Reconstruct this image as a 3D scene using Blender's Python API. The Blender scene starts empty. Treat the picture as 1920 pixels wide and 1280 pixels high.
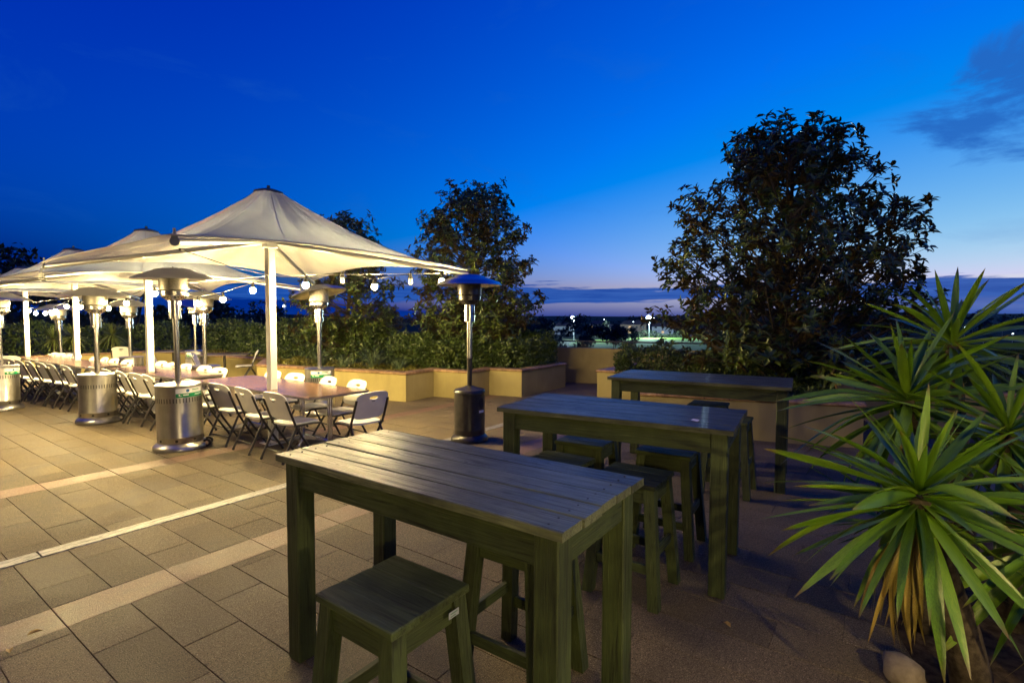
import bpy, math, random
import numpy as np
from mathutils import Matrix, Vector

sc = bpy.context.scene
C = sc.collection
rad = math.radians
random.seed(7)
rng = np.random.default_rng(11)

# ------------------------------------------------------------------ camera
cam_data = bpy.data.cameras.new('camera')
cam = bpy.data.objects.new('camera', cam_data)
C.objects.link(cam)
EYE = 1.74
M = Matrix(((0.58147411, 0.03613206, -0.81276216),
            (-0.81356048, 0.02912006, -0.58075069),
            (0.00268396, 0.99892267, 0.04632818))).to_4x4()
M.translation = (0, 0, EYE)
cam.matrix_world = M
cam_data.sensor_width = 36.0
cam_data.lens = 967.25 / 1920 * 36
cam_data.clip_start = 0.05
cam_data.clip_end = 8000
sc.camera = cam

# ------------------------------------------------------------------ view, engine
sc.view_settings.view_transform = 'Standard'
sc.view_settings.look = 'None'
sc.view_settings.gamma = 1.0
sc.view_settings.exposure = 0.0
sc.view_settings.use_curve_mapping = False
sc.render.engine = 'CYCLES'
sc.cycles.use_denoising = True
try:
    sc.cycles.denoiser = 'OPENIMAGEDENOISE'
except Exception:
    pass
sc.cycles.sample_clamp_indirect = 6.0
sc.cycles.max_bounces = 6
sc.cycles.diffuse_bounces = 3
sc.cycles.transparent_max_bounces = 12
sc.cycles.caustics_reflective = False
sc.cycles.caustics_refractive = False

# ------------------------------------------------------------------ node helpers
def mk(nt, t, **kw):
    n = nt.nodes.new(t)
    for k, v in kw.items():
        setattr(n, k, v)
    return n

def L(nt, a, b):
    nt.links.new(a, b)

def mathn(nt, op, a, b=None, c=None, clamp=False):
    n = mk(nt, 'ShaderNodeMath', operation=op, use_clamp=clamp)
    for i, x in enumerate((a, b, c)):
        if x is None:
            continue
        if isinstance(x, (int, float)):
            n.inputs[i].default_value = x
        else:
            L(nt, x, n.inputs[i])
    return n.outputs[0]

def ramp(nt, fac, stops, interp='LINEAR'):
    n = mk(nt, 'ShaderNodeValToRGB')
    n.color_ramp.interpolation = interp
    e = n.color_ramp.elements
    while len(e) < len(stops):
        e.new(0.5)
    for i, (p, c) in enumerate(stops):
        e[i].position = p
        if isinstance(c, (int, float)):
            c = (c, c, c)
        e[i].color = (*c, 1)
    L(nt, fac, n.inputs[0])
    return n.outputs[0]

def mixc(nt, fac, a, b, mode='MIX'):
    n = mk(nt, 'ShaderNodeMix', data_type='RGBA', blend_type=mode)
    for s, x in ((n.inputs[0], fac), (n.inputs[6], a), (n.inputs[7], b)):
        if isinstance(x, (int, float)):
            s.default_value = x
        elif isinstance(x, tuple):
            s.default_value = (*x, 1)
        else:
            L(nt, x, s)
    return n.outputs[2]

def mapping(nt, coord, scale=(1, 1, 1), loc=(0, 0, 0), rot=(0, 0, 0)):
    n = mk(nt, 'ShaderNodeMapping')
    n.inputs['Scale'].default_value = scale
    n.inputs['Location'].default_value = loc
    n.inputs['Rotation'].default_value = rot
    L(nt, coord, n.inputs[0])
    return n.outputs[0]

def noise(nt, vec, scale, detail=4.0, rough=0.55, dist=0.0):
    n = mk(nt, 'ShaderNodeTexNoise')
    n.inputs['Scale'].default_value = scale
    n.inputs['Detail'].default_value = detail
    n.inputs['Roughness'].default_value = rough
    n.inputs['Distortion'].default_value = dist
    if vec is not None:
        L(nt, vec, n.inputs['Vector'])
    return n.outputs[0]

# ------------------------------------------------------------------ world: dusk sky
SUN_AZ = 105.0            # sky rotation, degrees: the glow stands right of the view
SUN_EL = -3.0            # the sun has just set
world = bpy.data.worlds.new('World')
sc.world = world
world.use_nodes = True
wt = world.node_tree
bg = wt.nodes['Background']
bg.inputs['Strength'].default_value = 0.125
sky = mk(wt, 'ShaderNodeTexSky', sky_type='NISHITA', sun_disc=False)
sky.sun_elevation = rad(SUN_EL)
sky.sun_rotation = rad(SUN_AZ)
sky.air_density = 1.0
sky.dust_density = 0.5
sky.ozone_density = 3.0
sep = mk(wt, 'ShaderNodeSeparateColor')
L(wt, sky.outputs[0], sep.inputs[0])
sr = mathn(wt, 'MAXIMUM', mathn(wt, 'MULTIPLY_ADD', sep.outputs[0], 5.2, -0.215), 0.0)
sr = mathn(wt, 'MINIMUM', sr, mathn(wt, 'MULTIPLY', sep.outputs[1], 4.4))
sg = mathn(wt, 'MAXIMUM', mathn(wt, 'MULTIPLY_ADD', sep.outputs[1], 4.4, -0.052), 0.024)
sg = mathn(wt, 'MAXIMUM', sg, mathn(wt, 'MULTIPLY_ADD', sr, 0.98, 0.02))
sb = mathn(wt, 'MINIMUM', mathn(wt, 'MULTIPLY', mathn(wt, 'POWER', sep.outputs[2], 0.72), 3.45), 0.87)
sb = mathn(wt, 'MAXIMUM', sb, mathn(wt, 'MULTIPLY_ADD', sr, 0.85, 0.25))
comb = mk(wt, 'ShaderNodeCombineColor')
L(wt, sr, comb.inputs[0]); L(wt, sg, comb.inputs[1]); L(wt, sb, comb.inputs[2])
clear = comb.outputs[0]
# clouds: a low bank over the horizon and a few drifting wisps
tc = mk(wt, 'ShaderNodeTexCoord')
sx = mk(wt, 'ShaderNodeSeparateXYZ')
L(wt, tc.outputs['Generated'], sx.inputs[0])
elev = mathn(wt, 'ARCSINE', sx.outputs[2])
elev = mathn(wt, 'MULTIPLY', elev, 180 / math.pi)
azim = mathn(wt, 'MULTIPLY', mathn(wt, 'ARCTAN2', sx.outputs[1], sx.outputs[0]), 180 / math.pi)
cb = mk(wt, 'ShaderNodeCombineXYZ')
L(wt, mathn(wt, 'MULTIPLY', azim, 0.045), cb.inputs[0])
L(wt, mathn(wt, 'MULTIPLY', elev, 0.55), cb.inputs[1])
n1 = noise(wt, cb.outputs[0], 1.6, 6, 0.55, 0.3)
cb3 = mk(wt, 'ShaderNodeCombineXYZ')
L(wt, mathn(wt, 'MULTIPLY', azim, 0.11), cb3.inputs[0])
L(wt, mathn(wt, 'MULTIPLY', elev, 1.9), cb3.inputs[1])
n3 = noise(wt, cb3.outputs[0], 1.5, 6, 0.6, 0.4)
e1 = mathn(wt, 'ADD', elev, mathn(wt, 'MULTIPLY', mathn(wt, 'SUBTRACT', n1, 0.5), 2.6))
e1 = mathn(wt, 'ADD', e1, mathn(wt, 'MULTIPLY', mathn(wt, 'SUBTRACT', n3, 0.5), 1.3))
bank = ramp(wt, mathn(wt, 'DIVIDE', e1, 8.0), [(0.0, 0.15), (0.14, 0.0), (0.20, 0.05), (0.235, 1.0), (0.40, 1.0), (0.43, 0.0)])
deep = ramp(wt, mathn(wt, 'DIVIDE', e1, 8.0), [(0.0, 0.85), (0.14, 0.8), (0.20, 0.95), (0.25, 1.0), (0.42, 1.0), (0.45, 0.0)])
side = ramp(wt, mathn(wt, 'DIVIDE', mathn(wt, 'ADD', azim, 20.0), 40.0), [(0.45, 1.0), (0.62, 0.0)])
bank = mathn(wt, 'MAXIMUM', bank, mathn(wt, 'MULTIPLY', deep, side))
cb2 = mk(wt, 'ShaderNodeCombineXYZ')
L(wt, mathn(wt, 'MULTIPLY', azim, 0.06), cb2.inputs[0])
L(wt, mathn(wt, 'MULTIPLY', elev, 0.16), cb2.inputs[1])
cb2.inputs[2].default_value = 3.7
n2 = noise(wt, cb2.outputs[0], 1.35, 7, 0.62, 0.6)
wisp = ramp(wt, n2, [(0.56, 0.0), (0.74, 1.0)])
# the one larger drifting cloud stands to the right of the tree, about 18 degrees up
dx = mathn(wt, 'DIVIDE', mathn(wt, 'SUBTRACT', azim, -8.5), 7.5)
dy = mathn(wt, 'DIVIDE', mathn(wt, 'SUBTRACT', elev, 17.0), 4.0)
dd = mathn(wt, 'ADD', mathn(wt, 'MULTIPLY', dx, dx), mathn(wt, 'MULTIPLY', dy, dy))
dn = mathn(wt, 'ADD', dd, mathn(wt, 'MULTIPLY', mathn(wt, 'SUBTRACT', n2, 0.5), 5.0))
big = ramp(wt, dn, [(0.05, 1.0), (1.0, 0.0)], 'EASE')
wisps = mathn(wt, 'MAXIMUM', mathn(wt, 'MULTIPLY', wisp, 0.16), mathn(wt, 'MULTIPLY', big, 0.88))
skycol = mixc(wt, wisps, clear, (0.018, 0.13, 0.52))
bankcol = mixc(wt, ramp(wt, n3, [(0.35, 0.0), (0.7, 1.0)]), (0.004, 0.062, 0.36), (0.03, 0.12, 0.48))
skycol = mixc(wt, mathn(wt, 'MULTIPLY', bank, 0.96), skycol, bankcol)
gain = mixc(wt, 1.0, skycol, (8.0, 8.0, 8.0), 'MULTIPLY')
L(wt, gain, bg.inputs['Color'])

# the faint last light from the place where the sun went down
sun_d = bpy.data.lights.new('sun', 'SUN')
sun_d.energy = 0.02
sun_d.angle = rad(20)
sun_d.color = (0.75, 0.82, 1.0)
sun = bpy.data.objects.new('sun', sun_d)
C.objects.link(sun)
sdir = Vector((math.cos(rad(-8)), math.sin(rad(-8)), math.tan(rad(4))))
sun.rotation_euler = sdir.to_track_quat('Z', 'Y').to_euler()

# ------------------------------------------------------------------ materials
def principled(name, col=(0.5, 0.5, 0.5), rough=0.6, metal=0.0, spec=0.5):
    m = bpy.data.materials.new(name)
    m.use_nodes = True
    p = m.node_tree.nodes['Principled BSDF']
    p.inputs['Base Color'].default_value = (*col, 1)
    p.inputs['Roughness'].default_value = rough
    p.inputs['Metallic'].default_value = metal
    p.inputs['Specular IOR Level'].default_value = spec
    return m, m.node_tree, p

def bump(nt, p, h, strength=0.3, dist=0.01):
    b = mk(nt, 'ShaderNodeBump')
    b.inputs['Strength'].default_value = strength
    b.inputs['Distance'].default_value = dist
    L(nt, h, b.inputs['Height'])
    L(nt, b.outputs[0], p.inputs['Normal'])

def objc(nt):
    return mk(nt, 'ShaderNodeTexCoord').outputs['Object']

def worldc(nt):
    return mk(nt, 'ShaderNodeNewGeometry').outputs['Position']

def rnd(nt):
    return mk(nt, 'ShaderNodeObjectInfo').outputs['Random']

def mat_stone(name, dark, light, speck, rough=0.62, rscale=0.25, spec=0.5):
    m, nt, p = principled(name, rough=rough, spec=spec)
    w = worldc(nt)
    fine = noise(nt, w, 150, 3, 0.75)
    mid = noise(nt, w, 45, 4, 0.7)
    big = noise(nt, w, 1.7, 5, 0.6, 0.4)
    c = ramp(nt, fine, [(0.38, dark), (0.49, light), (0.60, light), (0.66, speck)])
    c = mixc(nt, 0.38, c, ramp(nt, mid, [(0.35, dark), (0.65, light)]))
    stain = ramp(nt, big, [(0.26, 0.50), (0.5, 0.95), (0.72, 1.2)])
    c = mixc(nt, 1.0, c, stain, 'MULTIPLY')
    v = mathn(nt, 'MULTIPLY_ADD', rnd(nt), rscale, 1 - rscale / 2)
    c = mixc(nt, 1.0, c, v, 'MULTIPLY')
    spots = mk(nt, 'ShaderNodeTexVoronoi')
    spots.inputs['Scale'].default_value = 2.3
    L(nt, w, spots.inputs['Vector'])
    sp = ramp(nt, spots.outputs['Distance'], [(0.02, 0.35), (0.045, 1.0)])
    c = mixc(nt, 1.0, c, sp, 'MULTIPLY')
    L(nt, c, p.inputs['Base Color'])
    r = ramp(nt, big, [(0.3, rough - 0.14), (0.7, rough + 0.12)])
    L(nt, r, p.inputs['Roughness'])
    bump(nt, p, mathn(nt, 'ADD', fine, mathn(nt, 'MULTIPLY', mid, 0.8)), 0.8, 0.006)
    return m

MAT = {}
MAT['slab'] = mat_stone('paving_stone', (0.024, 0.018, 0.010), (0.175, 0.138, 0.082), (0.60, 0.51, 0.37), 0.72, 0.42, 0.32)
MAT['band'] = mat_stone('band_granite', (0.075, 0.040, 0.027), (0.235, 0.145, 0.10), (0.70, 0.57, 0.46), 0.55, 0.26, 0.4)
MAT['joint'] = principled('joint_grit', (0.06, 0.05, 0.04), 0.9)[0]

def mat_strip():
    m, nt, p = principled('worn_strip_paint', rough=0.5)
    w = worldc(nt)
    n = noise(nt, mapping(nt, w, (4, 26, 5)), 2.4, 8, 0.78, 1.2)
    c = ramp(nt, n, [(0.40, (0.035, 0.035, 0.04)), (0.50, (0.20, 0.20, 0.20)), (0.62, (0.42, 0.41, 0.385))])
    L(nt, c, p.inputs['Base Color'])
    bump(nt, p, n, 0.3, 0.004)
    return m
MAT['strip'] = mat_strip()

def mat_wood(name, axis, base=(0.066, 0.090, 0.032), dark=(0.009, 0.013, 0.005), pale=(0.175, 0.205, 0.10), rough=0.55):
    m, nt, p = principled(name, rough=rough, spec=0.45)
    o = objc(nt)
    r = rnd(nt)
    off = mk(nt, 'ShaderNodeVectorMath', operation='ADD')
    cx = mk(nt, 'ShaderNodeCombineXYZ')
    for i in range(3):
        L(nt, mathn(nt, 'MULTIPLY', r, 17.3 + 5 * i), cx.inputs[i])
    L(nt, o, off.inputs[0]); L(nt, cx.outputs[0], off.inputs[1])
    s = [26, 26, 26]; s[axis] = 1.3
    g = noise(nt, mapping(nt, off.outputs[0], tuple(s)), 1.5, 8, 0.65, 1.1)
    s2 = [150, 150, 150]; s2[axis] = 6
    f = noise(nt, mapping(nt, off.outputs[0], tuple(s2)), 1.0, 3, 0.6)
    b = noise(nt, off.outputs[0], 3.1, 5, 0.6)
    c = ramp(nt, g, [(0.30, dark), (0.46, base), (0.60, base), (0.74, pale)])
    c = mixc(nt, 0.5, c, ramp(nt, f, [(0.35, dark), (0.62, pale)]), 'OVERLAY')
    c = mixc(nt, 1.0, c, ramp(nt, b, [(0.28, 0.42), (0.5, 0.95), (0.72, 1.45)]), 'MULTIPLY')
    kv = mk(nt, 'ShaderNodeTexVoronoi')
    kv.inputs['Scale'].default_value = 1.0
    s3 = [7, 7, 7]; s3[axis] = 2.2
    L(nt, mapping(nt, off.outputs[0], tuple(s3)), kv.inputs['Vector'])
    c = mixc(nt, 1.0, c, ramp(nt, kv.outputs['Distance'], [(0.07, 0.30), (0.13, 1.0)]), 'MULTIPLY')
    c = mixc(nt, 1.0, c, mathn(nt, 'MULTIPLY_ADD', r, 0.4, 0.8), 'MULTIPLY')
    L(nt, c, p.inputs['Base Color'])
    L(nt, ramp(nt, g, [(0.35, rough + 0.2), (0.65, rough - 0.1)]), p.inputs['Roughness'])
    bump(nt, p, mathn(nt, 'ADD', g, mathn(nt, 'MULTIPLY', f, 0.5)), 0.6, 0.006)
    return m
MAT['wood_y'] = mat_wood('weathered_timber_along', 1)
MAT['wood_x'] = mat_wood('weathered_timber_across', 0)
MAT['wood_z'] = mat_wood('weathered_timber_upright', 2)
MAT['plank'] = mat_wood('weathered_table_plank', 1, (0.145, 0.160, 0.098), (0.020, 0.023, 0.014), (0.36, 0.37, 0.25), 0.36)

def mat_noisy(name, a, b, scale=6, rough=0.7, spec=0.3, bs=0.0, metal=0.0, detail=4, coord='world'):
    m, nt, p = principled(name, a, rough, metal, spec)
    w = worldc(nt) if coord == 'world' else objc(nt)
    n = noise(nt, w, scale, detail, 0.6)
    L(nt, ramp(nt, n, [(0.35, a), (0.65, b)]), p.inputs['Base Color'])
    if bs:
        bump(nt, p, noise(nt, w, scale * 9, 3), bs, 0.005)
    return m

MAT['chair'] = mat_noisy('white_plastic', (0.70, 0.69, 0.66), (0.78, 0.77, 0.74), 5, 0.42, 0.4)
MAT['frame'] = mat_noisy('bronze_powder_coat', (0.020, 0.019, 0.018), (0.035, 0.032, 0.028), 20, 0.38, 0.5)
MAT['slot'] = principled('slot_shadow_plastic', (0.03, 0.03, 0.03), 0.7)[0]
MAT['alu'] = principled('polished_aluminium', (0.78, 0.78, 0.78), 0.16, 1.0)[0]
MAT['arm'] = principled('brushed_arm_aluminium', (0.62, 0.63, 0.65), 0.35, 1.0)[0]

def mat_steel():
    m, nt, p = principled('brushed_stainless', (0.6, 0.58, 0.55), 0.3, 1.0)
    o = objc(nt)
    n = noise(nt, mapping(nt, o, (9, 9, 0.6)), 1.2, 3, 0.5)
    b = noise(nt, o, 4, 5, 0.6)
    c = mixc(nt, 1.0, ramp(nt, n, [(0.3, (0.46, 0.445, 0.42)), (0.7, (0.66, 0.64, 0.6))]), ramp(nt, b, [(0.3, 0.75), (0.7, 1.08)]), 'MULTIPLY')
    L(nt, c, p.inputs['Base Color'])
    L(nt, ramp(nt, n, [(0.3, 0.27), (0.7, 0.36)]), p.inputs['Roughness'])
    return m
MAT['steel'] = mat_steel()
MAT['pole_steel'] = principled('pole_stainless', (0.62, 0.61, 0.59), 0.22, 1.0)[0]
MAT['mesh'] = mat_noisy('burner_mesh', (0.22, 0.21, 0.19), (0.34, 0.32, 0.29), 60, 0.45, 0.5, metal=0.85, coord='obj')
MAT['black'] = mat_noisy('black_hammertone', (0.018, 0.016, 0.016), (0.04, 0.036, 0.034), 9, 0.28, 0.55, 0.12, coord='obj')
MAT['rubber'] = principled('black_rubber', (0.015, 0.015, 0.015), 0.75)[0]
MAT['dome_grey'] = principled('spun_aluminium_dome', (0.55, 0.56, 0.57), 0.3, 1.0)[0]

def mat_canopy():
    m = bpy.data.materials.new('canopy_fabric')
    m.use_nodes = True
    nt = m.node_tree
    nt.nodes.clear()
    out = mk(nt, 'ShaderNodeOutputMaterial')
    w = objc(nt)
    n = noise(nt, w, 2.2, 5, 0.55, 0.3)
    c = ramp(nt, n, [(0.3, (0.31, 0.305, 0.285)), (0.7, (0.37, 0.365, 0.34))])
    d = mk(nt, 'ShaderNodeBsdfDiffuse'); d.inputs['Roughness'].default_value = 0.4
    t = mk(nt, 'ShaderNodeBsdfTranslucent')
    g = mk(nt, 'ShaderNodeBsdfGlossy'); g.inputs['Roughness'].default_value = 0.45
    g.inputs['Color'].default_value = (0.8, 0.8, 0.8, 1)
    L(nt, c, d.inputs['Color'])
    L(nt, mixc(nt, 1.0, c, (0.95, 1.15, 1.6), 'MULTIPLY'), t.inputs['Color'])
    mx = mk(nt, 'ShaderNodeMixShader'); mx.inputs[0].default_value = 0.28
    L(nt, d.outputs[0], mx.inputs[1]); L(nt, t.outputs[0], mx.inputs[2])
    m2 = mk(nt, 'ShaderNodeMixShader'); m2.inputs[0].default_value = 0.04
    L(nt, mx.outputs[0], m2.inputs[1]); L(nt, g.outputs[0], m2.inputs[2])
    b = mk(nt, 'ShaderNodeBump'); b.inputs['Strength'].default_value = 0.35; b.inputs['Distance'].default_value = 0.02
    L(nt, noise(nt, w, 5.0, 3, 0.5), b.inputs['Height'])
    for s in (d, g, t):
        L(nt, b.outputs[0], s.inputs['Normal'])
    L(nt, m2.outputs[0], out.inputs[0])
    return m
MAT['canopy'] = mat_canopy()
MAT['seam'] = principled('canopy_seam', (0.30, 0.30, 0.30), 0.7)[0]
MAT['post'] = mat_noisy('white_post_paint', (0.72, 0.72, 0.70), (0.80, 0.80, 0.78), 3, 0.4, 0.4)
MAT['dark_cap'] = principled('dark_grey_cap', (0.045, 0.05, 0.05), 0.5)[0]
MAT['end_grey'] = principled('grey_end_plate', (0.16, 0.17, 0.16), 0.5)[0]

def mat_laminate():
    m, nt, p = principled('brown_laminate', rough=0.16, spec=0.5)
    o = objc(nt)
    n = noise(nt, mapping(nt, o, (5, 1.2, 5)), 2.6, 7, 0.65, 1.6)
    c = ramp(nt, n, [(0.30, (0.055, 0.028, 0.018)), (0.5, (0.15, 0.085, 0.055)), (0.70, (0.24, 0.155, 0.11))])
    L(nt, c, p.inputs['Base Color'])
    L(nt, ramp(nt, noise(nt, o, 9, 3), [(0.3, 0.10), (0.7, 0.24)]), p.inputs['Roughness'])
    return m
MAT['laminate'] = mat_laminate()
MAT['edge'] = principled('table_edge_strip', (0.10, 0.085, 0.10), 0.35)[0]

def mat_render_wall(name, a, b, rough=0.75):
    m, nt, p = principled(name, a, rough, 0, 0.25)
    w = worldc(nt)
    n = noise(nt, w, 2.0, 6, 0.62, 0.3)
    n2 = noise(nt, mapping(nt, w, (2.2, 2.2, 0.5)), 1.2, 5, 0.6)
    c = ramp(nt, n, [(0.3, a), (0.7, b)])
    c = mixc(nt, 1.0, c, ramp(nt, n2, [(0.30, 0.84), (0.5, 1.0)]), 'MULTIPLY')
    L(nt, c, p.inputs['Base Color'])
    bump(nt, p, noise(nt, w, 90, 3, 0.6), 0.35, 0.004)
    return m
MAT['yellow'] = mat_render_wall('yellow_render', (0.33, 0.275, 0.108), (0.40, 0.335, 0.14))
MAT['tan'] = mat_render_wall('tan_render', (0.29, 0.235, 0.10), (0.39, 0.32, 0.145))

def mat_coping():
    m, nt, p = principled('terracotta_coping', rough=0.55)
    w = worldc(nt)
    n = noise(nt, w, 9, 6, 0.65)
    c = ramp(nt, n, [(0.3, (0.17, 0.095, 0.045)), (0.55, (0.34, 0.205, 0.10)), (0.75, (0.48, 0.34, 0.18))])
    c = mixc(nt, 1.0, c, mathn(nt, 'MULTIPLY_ADD', rnd(nt), 0.5, 0.75), 'MULTIPLY')
    L(nt, c, p.inputs['Base Color'])
    bump(nt, p, noise(nt, w, 60, 3), 0.35, 0.004)
    return m
MAT['coping'] = mat_coping()
MAT['soil'] = mat_noisy('mulch_soil', (0.03, 0.022, 0.014), (0.085, 0.06, 0.035), 22, 0.95, 0.1, 0.8)

def mat_leaf(name, cols, rough=0.35, under=None, trans=0.12, scale=1.6, spec=0.5):
    m, nt, p = principled(name, cols[0], rough, 0, spec)
    w = worldc(nt)
    n = noise(nt, w, scale, 3, 0.6)
    f = noise(nt, w, scale * 9, 2, 0.6)
    fac = mathn(nt, 'ADD', mathn(nt, 'MULTIPLY', n, 0.5), mathn(nt, 'MULTIPLY', f, 0.5))
    k = len(cols)
    c = ramp(nt, fac, [(0.36 + 0.28 * i / max(1, k - 1), cols[i]) for i in range(k)])
    if under:
        g = mk(nt, 'ShaderNodeNewGeometry').outputs['Backfacing']
        c = mixc(nt, g, c, under)
    L(nt, c, p.inputs['Base Color'])
    if trans:
        out = nt.nodes['Material Output']
        t = mk(nt, 'ShaderNodeBsdfTranslucent')
        L(nt, mixc(nt, 1.0, c, (1.5, 1.6, 0.5), 'MULTIPLY'), t.inputs['Color'])
        mx = mk(nt, 'ShaderNodeMixShader'); mx.inputs[0].default_value = trans
        L(nt, p.outputs[0], mx.inputs[1]); L(nt, t.outputs[0], mx.inputs[2])
        L(nt, mx.outputs[0], out.inputs[0])
    return m
MAT['magnolia'] = mat_leaf('magnolia_leaf', [(0.040, 0.070, 0.008), (0.080, 0.122, 0.014), (0.15, 0.175, 0.022)], 0.30, (0.075, 0.052, 0.016), 0.06, 2.2)
MAT['hedge'] = mat_leaf('hedge_leaf', [(0.022, 0.045, 0.008), (0.056, 0.092, 0.014), (0.105, 0.14, 0.026)], 0.4, None, 0.1, 2.5)
MAT['cover'] = mat_leaf('groundcover_leaf', [(0.055, 0.055, 0.008), (0.13, 0.12, 0.014), (0.20, 0.18, 0.022)], 0.55, None, 0.15, 3.0)
MAT['tuft'] = mat_leaf('tuft_blade', [(0.06, 0.09, 0.040), (0.12, 0.165, 0.085), (0.19, 0.24, 0.13)], 0.45, None, 0.1, 4.0)
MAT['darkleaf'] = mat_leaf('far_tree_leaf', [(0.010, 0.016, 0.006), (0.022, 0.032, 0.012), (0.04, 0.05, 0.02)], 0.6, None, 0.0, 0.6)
MAT['litleaf'] = mat_leaf('park_tree_leaf', [(0.020, 0.030, 0.014), (0.040, 0.055, 0.024), (0.06, 0.075, 0.034)], 0.7, None, 0.0, 0.6)
MAT['bark'] = mat_noisy('bark', (0.045, 0.035, 0.026), (0.105, 0.085, 0.062), 30, 0.85, 0.2, 0.8)

def mat_yucca(name, cols, rough=0.36):
    m, nt, p = principled(name, cols[0], rough, 0, 0.5)
    o = objc(nt)
    s = mk(nt, 'ShaderNodeSeparateXYZ'); L(nt, o, s.inputs[0])
    st = noise(nt, mapping(nt, o, (2.2, 120, 120)), 1.0, 4, 0.6)
    r = rnd(nt)
    c = ramp(nt, mathn(nt, 'ADD', mathn(nt, 'MULTIPLY', st, 0.6), mathn(nt, 'MULTIPLY', r, 0.4)), [(0.30, cols[0]), (0.5, cols[1]), (0.72, cols[2])])
    tip = ramp(nt, mathn(nt, 'ADD', s.outputs[0], mathn(nt, 'MULTIPLY', r, 0.06)), [(0.90, 0.0), (1.0, 1.0)])
    c = mixc(nt, mathn(nt, 'MULTIPLY', tip, 0.9), c, (0.13, 0.085, 0.025))
    sp = noise(nt, mapping(nt, o, (30, 200, 200)), 1.0, 2, 0.5)
    c = mixc(nt, ramp(nt, sp, [(0.70, 0.0), (0.76, 0.7)]), c, (0.05, 0.035, 0.012))
    L(nt, c, p.inputs['Base Color'])
    bump(nt, p, st, 0.25, 0.003)
    out = nt.nodes['Material Output']
    t = mk(nt, 'ShaderNodeBsdfTranslucent')
    L(nt, mixc(nt, 1.0, c, (1.4, 1.5, 0.5), 'MULTIPLY'), t.inputs['Color'])
    mx = mk(nt, 'ShaderNodeMixShader'); mx.inputs[0].default_value = 0.14
    L(nt, p.outputs[0], mx.inputs[1]); L(nt, t.outputs[0], mx.inputs[2])
    L(nt, mx.outputs[0], out.inputs[0])
    return m
MAT['yucca'] = mat_yucca('yucca_leaf', [(0.058, 0.130, 0.006), (0.105, 0.215, 0.010), (0.175, 0.30, 0.020)])
MAT['yucca_dry'] = mat_yucca('yucca_dry_leaf', [(0.17, 0.12, 0.018), (0.26, 0.195, 0.03), (0.33, 0.25, 0.06)], 0.6)
MAT['cordyline'] = mat_leaf('cordyline_leaf', [(0.045, 0.075, 0.014), (0.10, 0.14, 0.03), (0.20, 0.19, 0.06)], 0.45, None, 0.12, 3.0)
MAT['stone'] = mat_noisy('edging_stone', (0.16, 0.13, 0.10), (0.32, 0.27, 0.21), 8, 0.8, 0.3, 0.7)

def mat_emit(name, col, strength):
    m = bpy.data.materials.new(name)
    m.use_nodes = True
    nt = m.node_tree
    nt.nodes.clear()
    e = mk(nt, 'ShaderNodeEmission')
    e.inputs[0].default_value = (*col, 1)
    e.inputs[1].default_value = strength
    L(nt, e.outputs[0], mk(nt, 'ShaderNodeOutputMaterial').inputs[0])
    return m
BULB_POWER = 2700.0
MAT['bulb'] = mat_emit('lit_bulb', (1.0, 0.74, 0.31), BULB_POWER)
MAT['bulb_off'] = principled('clear_bulb_glass', (0.75, 0.74, 0.70), 0.08, 0, 0.8)[0]
MAT['socket'] = principled('black_socket', (0.02, 0.02, 0.02), 0.5)[0]
MAT['cable'] = principled('black_cable', (0.02, 0.02, 0.02), 0.6)[0]
MAT['wire'] = principled('steel_wire', (0.45, 0.45, 0.45), 0.4, 0.8)[0]
MAT['sticker'] = principled('sticker_white', (0.75, 0.75, 0.74), 0.5)[0]
MAT['label_grey'] = principled('small_label_grey', (0.30, 0.33, 0.40), 0.5)[0]
MAT['sticker_green'] = principled('sticker_green', (0.0, 0.22, 0.075), 0.5)[0]
MAT['sticker_blue'] = principled('sticker_blue', (0.005, 0.10, 0.30), 0.5)[0]
MAT['sticker_ink'] = principled('sticker_ink', (0.10, 0.20, 0.14), 0.5)[0]
MAT['grass_far'] = mat_noisy('dark_far_ground', (0.012, 0.016, 0.008), (0.03, 0.036, 0.018), 0.05, 0.95, 0.1)
MAT['field'] = mat_noisy('playing_field_grass', (0.10, 0.17, 0.025), (0.14, 0.22, 0.035), 0.2, 0.95, 0.1)
MAT['house_wall'] = mat_noisy('house_brick', (0.30, 0.20, 0.14), (0.40, 0.28, 0.20), 1.0, 0.9, 0.1)
MAT['house_pale'] = mat_noisy('house_pale_wall', (0.42, 0.42, 0.40), (0.52, 0.52, 0.50), 1.0, 0.9, 0.1)
MAT['roof'] = mat_noisy('house_roof', (0.06, 0.05, 0.05), (0.10, 0.085, 0.08), 1.0, 0.9, 0.1)
MAT['window_lit'] = mat_emit('lit_window', (1.0, 0.72, 0.40), 0.8)
MAT['window_dark'] = principled('dark_window', (0.03, 0.035, 0.04), 0.15)[0]
MAT['flood'] = mat_emit('floodlight_lamp', (0.62, 0.90, 1.0), 3500.0)
MAT['street'] = mat_emit('street_lamp_head', (0.80, 0.95, 1.0), 14.0)
MAT['mast'] = principled('galvanised_mast', (0.35, 0.36, 0.36), 0.5, 0.3)[0]
MAT['car'] = principled('white_car_paint', (0.65, 0.66, 0.68), 0.3)[0]
MAT['paper'] = principled('white_paper', (0.75, 0.75, 0.75), 0.8)[0]
MAT['dry_leaf'] = mat_noisy('fallen_leaf', (0.28, 0.17, 0.05), (0.42, 0.29, 0.10), 40, 0.6, 0.3)

def mat_glass():
    m, nt, p = principled('balustrade_glass', (0.9, 0.95, 0.95), 0.03, 0, 0.5)
    p.inputs['Transmission Weight'].default_value = 1.0
    p.inputs['IOR'].default_value = 1.45
    return m
MAT['glass'] = mat_glass()

# ------------------------------------------------------------------ mesh helpers
def V(*a):
    return np.array(a, dtype=float)

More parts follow.
